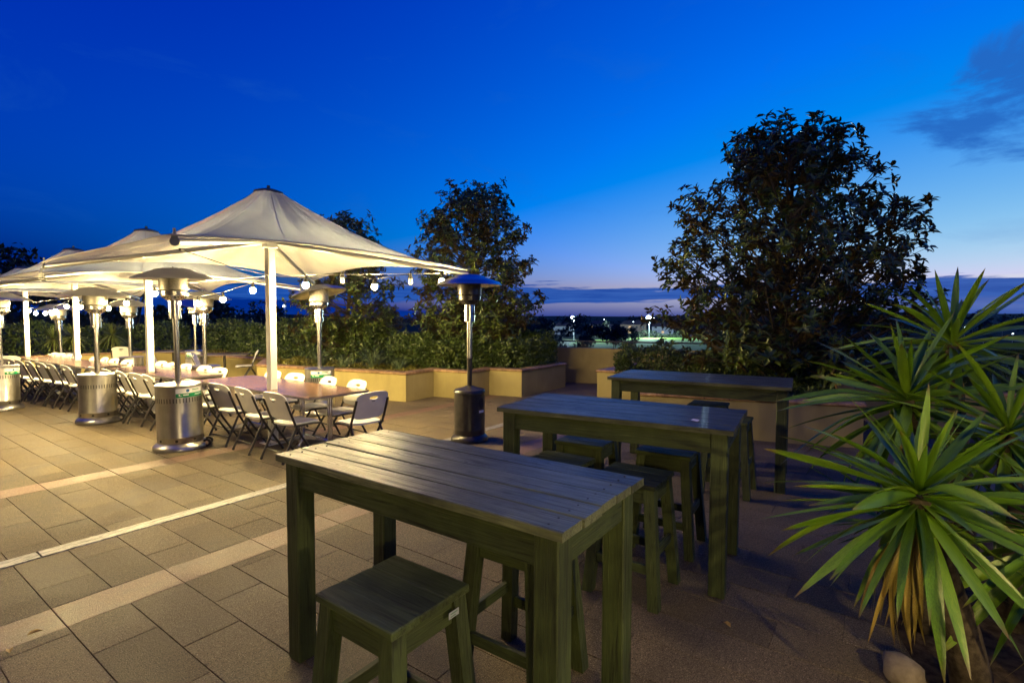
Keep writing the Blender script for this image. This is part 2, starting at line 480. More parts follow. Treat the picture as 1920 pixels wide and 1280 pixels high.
def unit(v):
    v = np.asarray(v, float)
    return v / (np.linalg.norm(v) + 1e-12)

def frame_for(dv):
    dv = unit(dv)
    up = V(0, 0, 1) if abs(dv[2]) < 0.95 else V(1, 0, 0)
    a = unit(np.cross(up, dv))
    b = np.cross(dv, a)
    return a, b

class MB:
    def __init__(s):
        s.v = []; s.f = []; s.mi = []; s.n = 0

    def add(s, verts, faces, mi=0):
        o = s.n
        verts = [tuple(map(float, p)) for p in verts]
        s.v.extend(verts); s.n += len(verts)
        for f in faces:
            s.f.append(tuple(i + o for i in f)); s.mi.append(mi)

    def box(s, x0, x1, y0, y1, z0, z1, mi=0):
        s.add([(x0, y0, z0), (x1, y0, z0), (x1, y1, z0), (x0, y1, z0), (x0, y0, z1), (x1, y0, z1), (x1, y1, z1), (x0, y1, z1)],
              [(0, 3, 2, 1), (4, 5, 6, 7), (0, 1, 5, 4), (1, 2, 6, 5), (2, 3, 7, 6), (3, 0, 4, 7)], mi)

    def bbox(s, x0, x1, y0, y1, z0, z1, b=0.004, mi=0):
        """box with chamfered edges"""
        X = (x0, x1); Y = (y0, y1); Z = (z0, z1)
        vs = []; idx = {}
        for i in (0, 1):
            for j in (0, 1):
                for k in (0, 1):
                    sx_, sy_, sz_ = (1, -1)[i], (1, -1)[j], (1, -1)[k]
                    for ax in range(3):
                        p = [X[i] + sx_ * b, Y[j] + sy_ * b, Z[k] + sz_ * b]
                        p[ax] = (X[i], Y[j], Z[k])[ax]
                        idx[(i, j, k, ax)] = len(vs); vs.append(tuple(p))
        fs = []
        for i in (0, 1):
            q = [idx[(i, j, k, 0)] for j, k in ((0, 0), (1, 0), (1, 1), (0, 1))]
            fs.append(q if i else q[::-1])
            q = [idx[(k, i, j, 1)] for j, k in ((0, 0), (1, 0), (1, 1), (0, 1))]
            fs.append(q if i else q[::-1])
            q = [idx[(j, k, i, 2)] for j, k in ((0, 0), (1, 0), (1, 1), (0, 1))]
            fs.append(q if i else q[::-1])
        for a in range(3):
            o1, o2 = [x for x in range(3) if x != a]
            for p in (0, 1):
                for q in (0, 1):
                    k0 = [0, 0, 0]; k0[o1] = p; k0[o2] = q
                    k1 = list(k0); k1[a] = 1
                    f = [idx[(*k0, o1)], idx[(*k1, o1)], idx[(*k1, o2)], idx[(*k0, o2)]]
                    fs.append(f if (p == q) == (a != 1) else f[::-1])
        for i in (0, 1):
            for j in (0, 1):
                for k in (0, 1):
                    f = [idx[(i, j, k, 0)], idx[(i, j, k, 1)], idx[(i, j, k, 2)]]
                    fs.append(f if (i + j + k) % 2 else f[::-1])
        s.add(vs, fs, mi)

    def prism4(s, a, b, mi=0):
        """hexahedron from two quads (bottom a, top b), each counter-clockwise seen from above"""
        s.add(list(a) + list(b), [(3, 2, 1, 0), (4, 5, 6, 7), (0, 1, 5, 4), (1, 2, 6, 5), (2, 3, 7, 6), (3, 0, 4, 7)], mi)

    def cyl(s, p0, p1, r0, r1=None, n=12, caps=True, mi=0):
        r1 = r0 if r1 is None else r1
        p0 = V(*p0); p1 = V(*p1)
        a, b = frame_for(p1 - p0)
        vs = []
        for p, r in ((p0, r0), (p1, r1)):
            for i in range(n):
                t = 2 * math.pi * i / n
                vs.append(p + r * (math.cos(t) * a + math.sin(t) * b))
        fs = [(i, (i + 1) % n, n + (i + 1) % n, n + i) for i in range(n)]
        if caps:
            fs += [tuple(range(n))[::-1], tuple(range(n, 2 * n))]
        s.add(vs, fs, mi)

    def tube(s, pts, r, n=8, mi=0, caps=True):
        pts = [V(*p) for p in pts]
        rs = r if hasattr(r, '__len__') else [r] * len(pts)
        vs = []
        dprev = unit(pts[1] - pts[0])
        a, b = frame_for(dprev)
        for k, p in enumerate(pts):
            if k == 0: dv = pts[1] - pts[0]
            elif k == len(pts) - 1: dv = pts[-1] - pts[-2]
            else: dv = unit(pts[k + 1] - p) + unit(p - pts[k - 1])
            dv = unit(dv)
            a = unit(a - dv * np.dot(a, dv)); b = np.cross(dv, a)
            for i in range(n):
                t = 2 * math.pi * i / n
                vs.append(p + rs[k] * (math.cos(t) * a + math.sin(t) * b))
        fs = []
        for k in range(len(pts) - 1):
            for i in range(n):
                j = (i + 1) % n
                fs.append((k * n + i, k * n + j, (k + 1) * n + j, (k + 1) * n + i))
        if caps:
            fs += [tuple(range(n))[::-1], tuple(range((len(pts) - 1) * n, len(pts) * n))]
        s.add(vs, fs, mi)

    def lathe(s, prof, n=32, c=(0, 0, 0), mi=0, caps=True):
        vs = []; fs = []
        for r, z in prof:
            for i in range(n):
                t = 2 * math.pi * i / n
                vs.append((c[0] + r * math.cos(t), c[1] + r * math.sin(t), c[2] + z))
        for k in range(len(prof) - 1):
            for i in range(n):
                j = (i + 1) % n
                fs.append((k * n + i, k * n + j, (k + 1) * n + j, (k + 1) * n + i))
        if caps:
            if prof[0][0] > 1e-4: fs.append(tuple(range(n))[::-1])
            if prof[-1][0] > 1e-4: fs.append(tuple(range((len(prof) - 1) * n, len(prof) * n)))
        s.add(vs, fs, mi)

    def build(s, name, mat, parent=None, smooth=False, angle=None):
        me = bpy.data.meshes.new(name)
        me.from_pydata(s.v, [], s.f)
        mats = mat if isinstance(mat, (list, tuple)) else [mat]
        for m in mats:
            me.materials.append(MAT[m] if isinstance(m, str) else m)
        if len(mats) > 1:
            me.polygons.foreach_set('material_index', s.mi)
        if smooth:
            me.polygons.foreach_set('use_smooth', [True] * len(me.polygons))
            if angle:
                try:
                    me.set_sharp_from_angle(angle=rad(angle))
                except Exception:
                    pass
        me.update()
        o = bpy.data.objects.new(name, me)
        C.objects.link(o)
        if parent is not None:
            o.parent = parent
        return o

def np_mesh(name, verts, faces, mat, parent=None, smooth=False):
    """fast mesh from arrays; faces (n,3) or (n,4)"""
    verts = np.asarray(verts, np.float32); faces = np.asarray(faces, np.int32)
    me = bpy.data.meshes.new(name)
    k = faces.shape[1]; nf = len(faces)
    me.vertices.add(len(verts)); me.vertices.foreach_set('co', verts.ravel())
    me.loops.add(nf * k); me.loops.foreach_set('vertex_index', faces.ravel())
    me.polygons.add(nf)
    me.polygons.foreach_set('loop_start', np.arange(nf, dtype=np.int32) * k)
    me.polygons.foreach_set('loop_total', np.full(nf, k, np.int32))
    if smooth:
        me.polygons.foreach_set('use_smooth', np.ones(nf, bool))
    me.materials.append(MAT[mat] if isinstance(mat, str) else mat)
    me.update(calc_edges=True)
    me.validate()
    o = bpy.data.objects.new(name, me)
    C.objects.link(o)
    if parent is not None:
        o.parent = parent
    return o

def tag(o, label=None, cat=None, group=None, kind=None):
    if label: o['label'] = label
    if cat: o['category'] = cat
    if group: o['group'] = group
    if kind: o['kind'] = kind
    return o

def empty(name, loc, rz=0.0):
    o = bpy.data.objects.new(name, None)
    o.empty_display_size = 0.2
    o.location = loc
    o.rotation_euler = (0, 0, rz)
    C.objects.link(o)
    return o

KIDS = {}
def remember(root):
    """children lists of a finished thing, for copying"""
    KIDS[root.name] = [(c, list(c.children)) for c in root.children]

def copy_tree(root, loc, rz, label=None, group=None, tilt=None):
    r = root.copy(); C.objects.link(r)
    r.location = loc
    r.rotation_euler = (tilt[0], tilt[1], rz) if tilt else (0, 0, rz)
    if label: r['label'] = label
    if group: r['group'] = group
    for ch, sub in KIDS[root.name]:
        c = ch.copy(); C.objects.link(c); c.parent = r
        for g in sub:
            d = g.copy(); C.objects.link(d); d.parent = c
    return r

ORD = ['first', 'second', 'third', 'fourth', 'fifth', 'sixth', 'seventh', 'eighth', 'ninth', 'tenth']

# ================================================================== THE SETTING
# ------------------------------------------------------------------ far terrain
def disc(name, r, z, mat, n=96, c=(0, 0)):
    mb = MB()
    vs = [(c[0], c[1], z)] + [(c[0] + r * math.cos(2 * math.pi * i / n), c[1] + r * math.sin(2 * math.pi * i / n), z) for i in range(n)]
    mb.add(vs, [(0, i + 1, (i + 1) % n + 1) for i in range(n)])
    return mb.build(name, mat)

GZ = -8.0
tag(disc('ground', 5000, GZ, 'grass_far'), kind='structure')

def hills():
    nr, na = 10, 120
    vs = []; fs = []
    for i in range(nr):
        rr = 520 + 900 * i / (nr - 1)
        for j in range(na):
            a = rad(-60 + 200 * j / (na - 1))
            h = GZ - 1 + (i / (nr - 1)) ** 0.8 * (14 + 5 * math.sin(a * 5.1 + 1) + 3.5 * math.sin(a * 13.7) + 9 * max(0, math.cos(a + 0.25)) ** 6)
            vs.append((rr * math.cos(a), rr * math.sin(a), h))
    for i in range(nr - 1):
        for j in range(na - 1):
            k = i * na + j
            fs.append((k, k + na, k + na + 1, k + 1))
    return tag(np_mesh('hills', vs, fs, 'grass_far', smooth=True), kind='structure')
hills()

mb = MB()
pts = [(150 + 0, 0)]
mb.add([(205 + 62 * math.cos(t), 62 + 40 * math.sin(t) , GZ + 0.06) for t in np.linspace(0, 2 * math.pi, 48, endpoint=False)], [tuple(range(48))])
tag(mb.build('playing_field', 'field'), kind='structure')

# ------------------------------------------------------------------ terrace floor with slabs
RM = np.array([[0.58147411, 0.03613206, -0.81276216], [-0.81356048, 0.02912006, -0.58075069], [0.00268396, 0.99892267, 0.04632818]])
def in_view(x, y, z=0.0):
    c = RM.T @ np.array([x, y, z - EYE])
    if c[2] > -0.3:
        return None
    return (960 - 967.25 * c[0] / c[2], 640 + 967.25 * c[1] / c[2], -c[2])

mb = MB()
mb.box(-5, 14.6, -6, 21.5, -0.35, -0.012)
floor = tag(mb.build('terrace_floor', 'joint'), kind='structure')

slabs = []   # (x0, x1, y0, y1, material)
GAP = 0.0022
GAPY = 0.0012
def column(k):
    x0 = 0.845 + 0.3 * k
    even = k % 2 == 0
    js = []
    y = 3.26 if even else 3.575
    low = []
    while y > -6:
        low.append(y); y -= 0.628
    low = [-6.0] + low[::-1] + [3.67]
    segs = [low]
    segs.append([3.98, 4.31, 4.885] if even else [3.98, 4.615, 4.885])
    segs.append([5.035, 5.21, 5.84, 6.485, 6.79] if even else [5.035, 5.53, 6.165, 6.79])
    up = [7.10]
    y = 7.42 if even else 7.73
    while y < 21.4:
        up.append(y); y += 0.628
    up.append(21.5)
    segs.append(up)
    for sgm in segs:
        for a, b in zip(sgm[:-1], sgm[1:]):
            slabs.append((x0, x0 + 0.3, a, b, 'slab'))
for k in range(-16, 45):
    column(k)
for yb in (3.67, 6.79):
    for j in range(-8, 23):
        x0 = 0.845 + 0.6 * j
        slabs.append((x0, x0 + 0.6, yb, yb + 0.31, 'band'))

scored = []
for s_ in slabs:
    cx_, cy_ = (s_[0] + s_[1]) / 2, (s_[2] + s_[3]) / 2
    pv = in_view(cx_, cy_)
    area = 0.0
    if pv and -60 < pv[0] < 1980 and 560 < pv[1] < 1360:
        area = (s_[1] - s_[0]) * (s_[3] - s_[2]) / pv[2] ** 3
        # hidden behind the yuccas and the bar tables
    scored.append((area, s_))
scored.sort(key=lambda t: -t[0])
one_by_one, rest = scored[:298], scored[298:]
slab_meshes = {}
for area, (x0, x1, y0, y1, m) in one_by_one:
    w, l = round(x1 - x0 - 2 * GAP, 4), round(y1 - y0 - 2 * GAPY, 4)
    key = (w, l, m)
    dz = random.uniform(-0.0015, 0.0015)
    if key not in slab_meshes:
        mb = MB(); mb.bbox(-w / 2, w / 2, -l / 2, l / 2, -0.04, 0, 0.0018)
        o = mb.build('paving_slab', m, floor)
        slab_meshes[key] = o
    else:
        o = slab_meshes[key].copy(); C.objects.link(o); o.parent = floor
    o.location = ((x0 + x1) / 2, (y0 + y1) / 2, dz)
for m, nm in (('slab', 'far_paving'), ('band', 'far_band_paving')):
    mb = MB()
    for area, (x0, x1, y0, y1, mm) in rest:
        if mm == m:
            z = random.uniform(-0.0015, 0.0015)
            mb.add([(x0 + GAP, y0 + GAPY, z), (x1 - GAP, y0 + GAPY, z), (x1 - GAP, y1 - GAPY, z), (x0 + GAP, y1 - GAPY, z),
                    (x0 + GAP, y0 + GAPY, -0.03), (x1 - GAP, y0 + GAPY, -0.03), (x1 - GAP, y1 - GAPY, -0.03), (x0 + GAP, y1 - GAPY, -0.03)],
                   [(0, 1, 2, 3), (0, 4, 5, 1), (1, 5, 6, 2), (2, 6, 7, 3), (3, 7, 4, 0)])
    o = mb.build(nm, m, floor)
    o['kind'] = 'stuff'
x = -5.0
while x < 14.5:
    mb = MB(); mb.bbox(-1.495, 1.495, -0.068, 0.068, -0.03, 0.004, 0.003)
    o = mb.build('joint_strip', 'strip', floor)
    o.location = (x + 1.5, 4.96, 0)
    x += 3.0

# drain grate in the floor under the near table
mb = MB()
mb.box(-0.11, 0.11, -0.11, 0.11, -0.01, 0.002)
gr = empty('drain_grate', (1.78, 1.02, 0.0))
mb.build('pan', 'rubber', gr)
for i in range(7):
    mb = MB(); mb.box(-0.1, 0.1, -0.095 + i * 0.03, -0.083 + i * 0.03, 0.0025, 0.008)
    mb.build('bar', 'mesh', gr)
tag(gr, 'small dark drain grate in the paving under the nearest timber table', 'drain')

# ------------------------------------------------------------------ planters
def offset_poly(pts, dist):
    """open polyline offset to its left side by dist, mitred"""
    pts = [np.array(p, float) for p in pts]
    out = []
    for i, p in enumerate(pts):
        ns = []
        if i > 0:
            dv = unit(p - pts[i - 1]); ns.append(np.array([-dv[1], dv[0]]))
        if i < len(pts) - 1:
            dv = unit(pts[i + 1] - p); ns.append(np.array([-dv[1], dv[0]]))
        if len(ns) == 2:
            nn = unit(ns[0] + ns[1]); k = dist / max(0.3, float(np.dot(nn, ns[0])))
            out.append(p + nn * k)
        else:
            out.append(p + ns[0] * dist)
    return out

def planter(name, line, back, label, soil_z=0.5, h=0.55, tile=0.33, wall='yellow', t=0.2):
    """line: front polyline with the planter on its left side; back: closing points of the soil"""
    root = empty(name, (line[0][0], line[0][1], 0))
    ox, oy = line[0]
    outer = [np.array(p) for p in line]
    inner = offset_poly(line, t)
    for i in range(len(line) - 1):
        mb = MB()
        a = [outer[i], outer[i + 1], inner[i + 1], inner[i]]
        mb.prism4([(p[0] - ox, p[1] - oy, -0.01) for p in a], [(p[0] - ox, p[1] - oy, h) for p in a])
        mb.build('wall', wall, root)
    co = offset_poly(line, -0.03)
    ci = offset_poly(line, t + 0.03)
    for i in range(len(line) - 1):
        ln = np.linalg.norm(co[i + 1] - co[i])
        n = max(1, int(round(ln / tile)))
        for k in range(n):
            g = 0.004 / ln
            f0, f1 = k / n + g, (k + 1) / n - g
            o0, o1 = co[i] + (co[i + 1] - co[i]) * f0, co[i] + (co[i + 1] - co[i]) * f1
            i0, i1 = ci[i] + (ci[i + 1] - ci[i]) * f0, ci[i] + (ci[i + 1] - ci[i]) * f1
            z0 = h + 0.002; th = 0.055 + random.uniform(-0.003, 0.003)
            prof = [(0.0, 0.3), (0.0, 0.7), (0.07, 1.0), (0.97, 1.0), (1.0, 0.8), (1.0, 0.0), (0.07, 0.0)]
            mb = MB()
            vs = []
            cc = (o0 + o1 + i0 + i1) / 4
            for (oo, ii) in ((o0, i0), (o1, i1)):
                for u, w in prof:
                    p = oo + (ii - oo) * u
                    vs.append((p[0] - cc[0], p[1] - cc[1], w * th))
            m = len(prof)
            fs = [(q, m + q, m + (q + 1) % m, (q + 1) % m) for q in range(m)]
            fs += [tuple(range(m)), tuple(range(m, 2 * m))[::-1]]
            mb.add(vs, fs)
            o = mb.build('coping_tile', 'coping', root)
            o.location = (cc[0] - ox, cc[1] - oy, z0)
    mb = MB()
    poly = [tuple(p) for p in inner] + [tuple(p) for p in back]
    mb.add([(p[0] - ox, p[1] - oy, soil_z) for p in poly], [tuple(range(len(poly)))])
    mb.build('soil', 'soil', root)
    tag(root, label, 'planter')
    return root

# front polylines run so that the soil lies on their left
PL1 = [(7.55, 13.75), (6.45, 12.1), (7.33, 7.92), (8.19, 7.97), (8.33, 7.05), (9.1, 7.13), (9.28, 6.37), (11.3, 6.42), (11.55, 8.4)]
planter('stepped_planter', PL1, [(11.2, 14.0)], 'yellow rendered planter with stepped front corners and terracotta coping behind black heater')
PL2 = [(-4.5, 19.9), (7.0, 19.6), (7.45, 13.9)]
planter('long_planter', PL2, [(12.0, 13.9), (12.0, 24.0), (-4.5, 24.0)], 'long pale planter wall closing the far left end of the terrace', wall='yellow')
PL3 = [(12.75, 5.05), (10.2, 5.0), (10.5, 3.45), (7.5, 3.02), (8.3, 0.15), (10.6, 0.4), (10.9, -5.0)]
planter('magnolia_planter', PL3, [(14.3, -5.0), (14.3, 5.0)], 'yellow planter with rounded coping holding the large magnolia behind bar tables')

# parapet wall with glass rail
def wall_run(name, pts, h, t, mat, label):
    root = empty(name, (pts[0][0], pts[0][1], 0)); ox, oy = pts[0]
    inner = offset_poly(pts, t)
    for i in range(len(pts) - 1):
        a = [np.array(pts[i]), np.array(pts[i + 1]), inner[i + 1], inner[i]]
        ln = np.linalg.norm(a[1] - a[0]); n = max(1, int(round(ln / 1.5)))
        for k in range(n):
            f0, f1 = k / n + 0.003 / ln, (k + 1) / n - 0.003 / ln
            q = [a[0] + (a[1] - a[0]) * f0, a[0] + (a[1] - a[0]) * f1, a[3] + (a[2] - a[3]) * f1, a[3] + (a[2] - a[3]) * f0]
            mb = MB()
            mb.prism4([(p[0] - ox, p[1] - oy, -0.01) for p in q], [(p[0] - ox, p[1] - oy, h + (0.0 if k % 3 else 0.004)) for p in q])
            mb.build('wall_panel', mat, root)
    tag(root, label, 'wall')
    return root
WL = [(11.7, 10.2), (12.1, 7.1), (12.85, 4.3), (14.3, -1.5)]
wall_run('parapet_wall', WL, 0.93, 0.2, 'tan', 'plain tan parapet wall at the terrace edge below the glass rail')
rail = empty('glass_balustrade', (WL[0][0], WL[0][1], 0.93))
mid = offset_poly(WL, 0.1)
for i in range(len(WL) - 1):
    a, b = mid[i] - np.array(WL[0]), mid[i + 1] - np.array(WL[0])
    ln = np.linalg.norm(b - a); n = max(1, int(round(ln / 1.4)))
    nn = unit(np.array([-(b - a)[1], (b - a)[0]])) * 0.006
    for k in range(n):
        p, q = a + (b - a) * (k / n + 0.006), a + (b - a) * ((k + 1) / n - 0.006)
        mb = MB()
        quad = [p - nn, q - nn, q + nn, p + nn]
        mb.prism4([(*v, 0.006) for v in quad], [(*v, 0.155) for v in quad])
        mb.build('glass_panel', 'glass', rail)
        mb = MB(); mb.cyl((*p, 0.002), (*p, 0.17), 0.010, n=8); mb.build('post', 'frame', rail, True, 40)
mb = MB(); mb.tube([(*(p - np.array(WL[0])), 0.18) for p in mid], 0.02, 10)
mb.build('top_rail', 'frame', rail, True, 40)
tag(rail, 'low glass balustrade with metal top rail on the tan parapet wall', 'balustrade')

# unseen building added beside the terrace to block skylight and bounce warm light
def added_facade():
    x = -2.75
    root = empty('unseen_added_building', (x, -7.0, 0))
    y = 0.0
    for k in range(9):
        mb = MB(); mb.box(-0.35, 0, y, y + 0.8, -0.01, 2.5); mb.build('pier', 'added_wall', root)
        for dy in (0.8, 2.0):
            mb = MB(); mb.bbox(-0.22, -0.14, y + dy + 0.004, y + dy + 1.196, 0.0, 2.49, 0.004); fr = mb.build('door_leaf', 'frame', root)
            mb = MB(); mb.box(-0.139, -0.134, y + dy + 0.09, y + dy + 1.11, 0.12, 2.38); mb.build('pane', 'window_dark', fr)
        y += 3.2
    mb = MB(); mb.box(-0.35, 0.002, 0, y, 2.503, 4.6); mb.build('upper_wall', 'added_wall', root)
    mb = MB(); mb.box(-0.5, 0.25, -0.1, y + 0.1, 4.603, 4.75); mb.build('roof_edge', 'roof', root)
    tag(root, 'unseen brown building with glazed doors, added beside the terrace to block and bounce light', 'building')
MAT['added_wall'] = mat_render_wall('added_wall_render', (0.13, 0.095, 0.065), (0.18, 0.135, 0.095))
added_facade()

# ------------------------------------------------------------------ foliage tools
def rand_dirs(n):
    v = rng.normal(size=(n, 3))
    return v / np.linalg.norm(v, axis=1)[:, None]

def basis(d, twist=None):
    """two unit vectors perpendicular to d (n,3)"""
    r = rng.normal(size=d.shape)
    a = r - d * np.sum(r * d, 1)[:, None]
    a /= np.linalg.norm(a, axis=1)[:, None] + 1e-9
    return a, np.cross(d, a)

def quads_cloud(c, size, aspect=0.5, nrm=None):
    """leaf quads (diamonds) at c (n,3)"""
    n = len(c)
    d = rand_dirs(n)
    if nrm is not None:
        d = d - nrm * np.sum(d * nrm, 1)[:, None] * 0.75
        d /= np.linalg.norm(d, axis=1)[:, None] + 1e-9
    a, b = basis(d)
    s = size * rng.uniform(0.7, 1.3, n)[:, None] if np.isscalar(size) else size[:, None]
    p0 = c - d * s * 0.5
    p2 = c + d * s * 0.5
    p1 = c + a * s * aspect * 0.5 + b * s * 0.08
    p3 = c - a * s * aspect * 0.5 + b * s * 0.08
    vs = np.stack([p0, p1, p2, p3], 1).reshape(-1, 3)
    return vs, np.arange(4 * n).reshape(-1, 4)

LEAF_T = np.array([(0, 0, 0), (0.30, 0.5, 0.10), (0.34, 0, -0.04), (0.30, -0.5, 0.10), (0.68, 0.44, 0.06), (0.70, 0, -0.07), (0.68, -0.44, 0.06), (1.0, 0, -0.16)])
LEAF_F = np.array([(0, 2, 1), (0, 3, 2), (1, 2, 5), (1, 5, 4), (2, 3, 6), (2, 6, 5), (4, 5, 7), (5, 6, 7)])
def leaves(c, d, up, length, width):
    """shaped leaves with a fold along the midrib: base c, direction d, blade normal near up"""
    n = len(c)
    d = d / (np.linalg.norm(d, axis=1)[:, None] + 1e-9)
    u = up - d * np.sum(up * d, 1)[:, None]
    u /= np.linalg.norm(u, axis=1)[:, None] + 1e-9
    s = np.cross(u, d)
    T = LEAF_T
    vs = (c[:, None, :] + d[:, None, :] * (T[None, :, 0:1] * length[:, None, None])
          + s[:, None, :] * (T[None, :, 1:2] * width[:, None, None])
          + u[:, None, :] * (T[None, :, 2:3] * length[:, None, None] * 0.9))
    fs = LEAF_F[None] + (np.arange(n) * len(T))[:, None, None]
    return vs.reshape(-1, 3), fs.reshape(-1, 3)

def magnolia(name, base, height, prof, n_clumps, n_tips, label, seed, leaf=0.17, lean=(0, 0), low=0.12, per=(6, 10)):
    """prof: list of (relative height, radius)"""
    global rng
    rng = np.random.default_rng(seed)
    rnd_ = random.Random(seed)
    root = empty(name, base)
    ph = np.array([p[0] for p in prof]); pr = np.array([p[1] for p in prof])
    trunk_pts = []
    for i in range(10):
        t = i / 9
        trunk_pts.append(V(lean[0] * t + 0.06 * math.sin(t * 7 + seed), lean[1] * t + 0.05 * math.cos(t * 6 + seed), height * 0.93 * t))
    r0 = 0.028 * height * 0.62
    mb = MB()
    mb.tube(trunk_pts, [r0 * (1 - 0.9 * i / 9) + 0.008 for i in range(10)], 9)
    trunk = mb.build('trunk', 'bark', root, True)
    def trunk_at(z):
        t = min(1, max(0, z / (height * 0.93))) * 9
        i = min(8, int(t)); f = t - i
        return trunk_pts[i] * (1 - f) + trunk_pts[i + 1] * f
    # clump centres through the crown
    cl = []
    tries = 0
    while len(cl) < n_clumps and tries < 20000:
        tries += 1
        h = low + (1 - low) * rng.uniform() ** 1.05
        R_ = np.interp(h, ph, pr)
        rr = R_ * math.sqrt(rng.uniform(0.05, 0.86))
        a = rng.uniform(0, 2 * math.pi)
        ax = trunk_at(h * height)
        p = V(ax[0] + rr * math.cos(a), ax[1] + rr * math.sin(a), h * height)
        if all(np.linalg.norm(p - q) > 0.070 * height for q in cl[-200:]):
            cl.append(p)
    # limbs to the clumps, twigs to the tips
    mb = MB()
    tips = []; tdir = []
    for p in cl:
        rr = math.hypot(p[0], p[1])
        zb = max(0.1 * height, p[2] - (0.35 + 0.5 * rnd_.random()) * rr)
        s0 = trunk_at(min(zb, height * 0.85))
        m1 = s0 + (p - s0) * 0.5 + V(rnd_.uniform(-.1, .1), rnd_.uniform(-.1, .1), -0.10 * rr)
        rb = 0.010 + 0.010 * rr
        mb.tube([s0, m1, p], [rb, rb * 0.65, 0.008], 5, caps=False)
        k = max(3, int(n_tips / n_clumps * rnd_.uniform(0.6, 1.4)))
        for _ in range(k):
            off = np.clip(rng.normal(size=3), -1.3, 1.3) * V(1, 1, 0.62) * (0.052 * height)
            q = p + off
            tips.append(q)
            dv = unit(unit(off) * 0.8 + V(p[0], p[1], 0) * 0.25 / max(0.3, rr) + V(0, 0, 0.75))
            tdir.append(dv)
            st = m1 + (p - m1) * rnd_.uniform(0.35, 1.0)
            mb.tube([st, (st + q) / 2 + V(0, 0, -0.03), q], [0.007, 0.005, 0.004], 3, caps=False)
    mb.build('limbs', 'bark', root, True)
    tips = np.array(tips); tdir = np.array(tdir)
    cs = []; ds = []; ups = []
    for q, dv in zip(tips, tdir):
        n = rnd_.randint(*per)
        a, b = frame_for(dv)
        for i in range(n):
            t = 2 * math.pi * (i * 0.382) + rnd_.random()
            lift = rnd_.uniform(-0.25, 0.85)
            side = math.cos(t) * a + math.sin(t) * b
            dd_ = unit(side * rnd_.uniform(0.7, 1.0) + dv * lift)
            cs.append(q + dv * rnd_.uniform(-0.07, 0.03)); ds.append(dd_)
            ups.append(unit(dv + V(0, 0, 0.4) + rng.normal(size=3) * 0.3))
    cs = np.array(cs); ds = np.array(ds); ups = np.array(ups)
    ln = leaf * rng.uniform(0.65, 1.2, len(cs))
    vs, fs = leaves(cs, ds, ups, ln, ln * rng.uniform(0.30, 0.42, len(cs)))
    np_mesh('crown', vs, fs, 'magnolia', root)
    tag(root, label, 'tree')
    return root

magnolia('magnolia_tree', (10.97, 1.46, 0.48), 4.75,
         [(0.0, 1.6), (0.1, 2.4), (0.22, 2.55), (0.38, 2.45), (0.55, 2.3), (0.70, 2.05), (0.82, 1.7), (0.92, 1.15), (1.0, 0.45)],
         235, 2250, 'large broad magnolia tree behind the bar tables on the right', 5, 0.16, low=0.10)
magnolia('magnolia_tree', (10.15, 8.46, 0.48), 4.55,
         [(0.0, 0.5), (0.12, 1.25), (0.3, 1.65), (0.5, 1.58), (0.7, 1.4), (0.85, 1.1), (1.0, 0.45)],
         165, 2000, 'tall narrow magnolia tree behind the black patio heater', 12, 0.14, low=0.13)
magnolia('magnolia_tree', (8.7, 11.6, 0.48), 3.95,
         [(0.0, 0.4), (0.12, 0.95), (0.3, 1.6), (0.5, 1.5), (0.7, 1.0), (0.85, 0.75), (1.0, 0.3)],
         125, 1350, 'magnolia tree partly hidden behind the nearest white canopy', 23, 0.135, low=0.1)

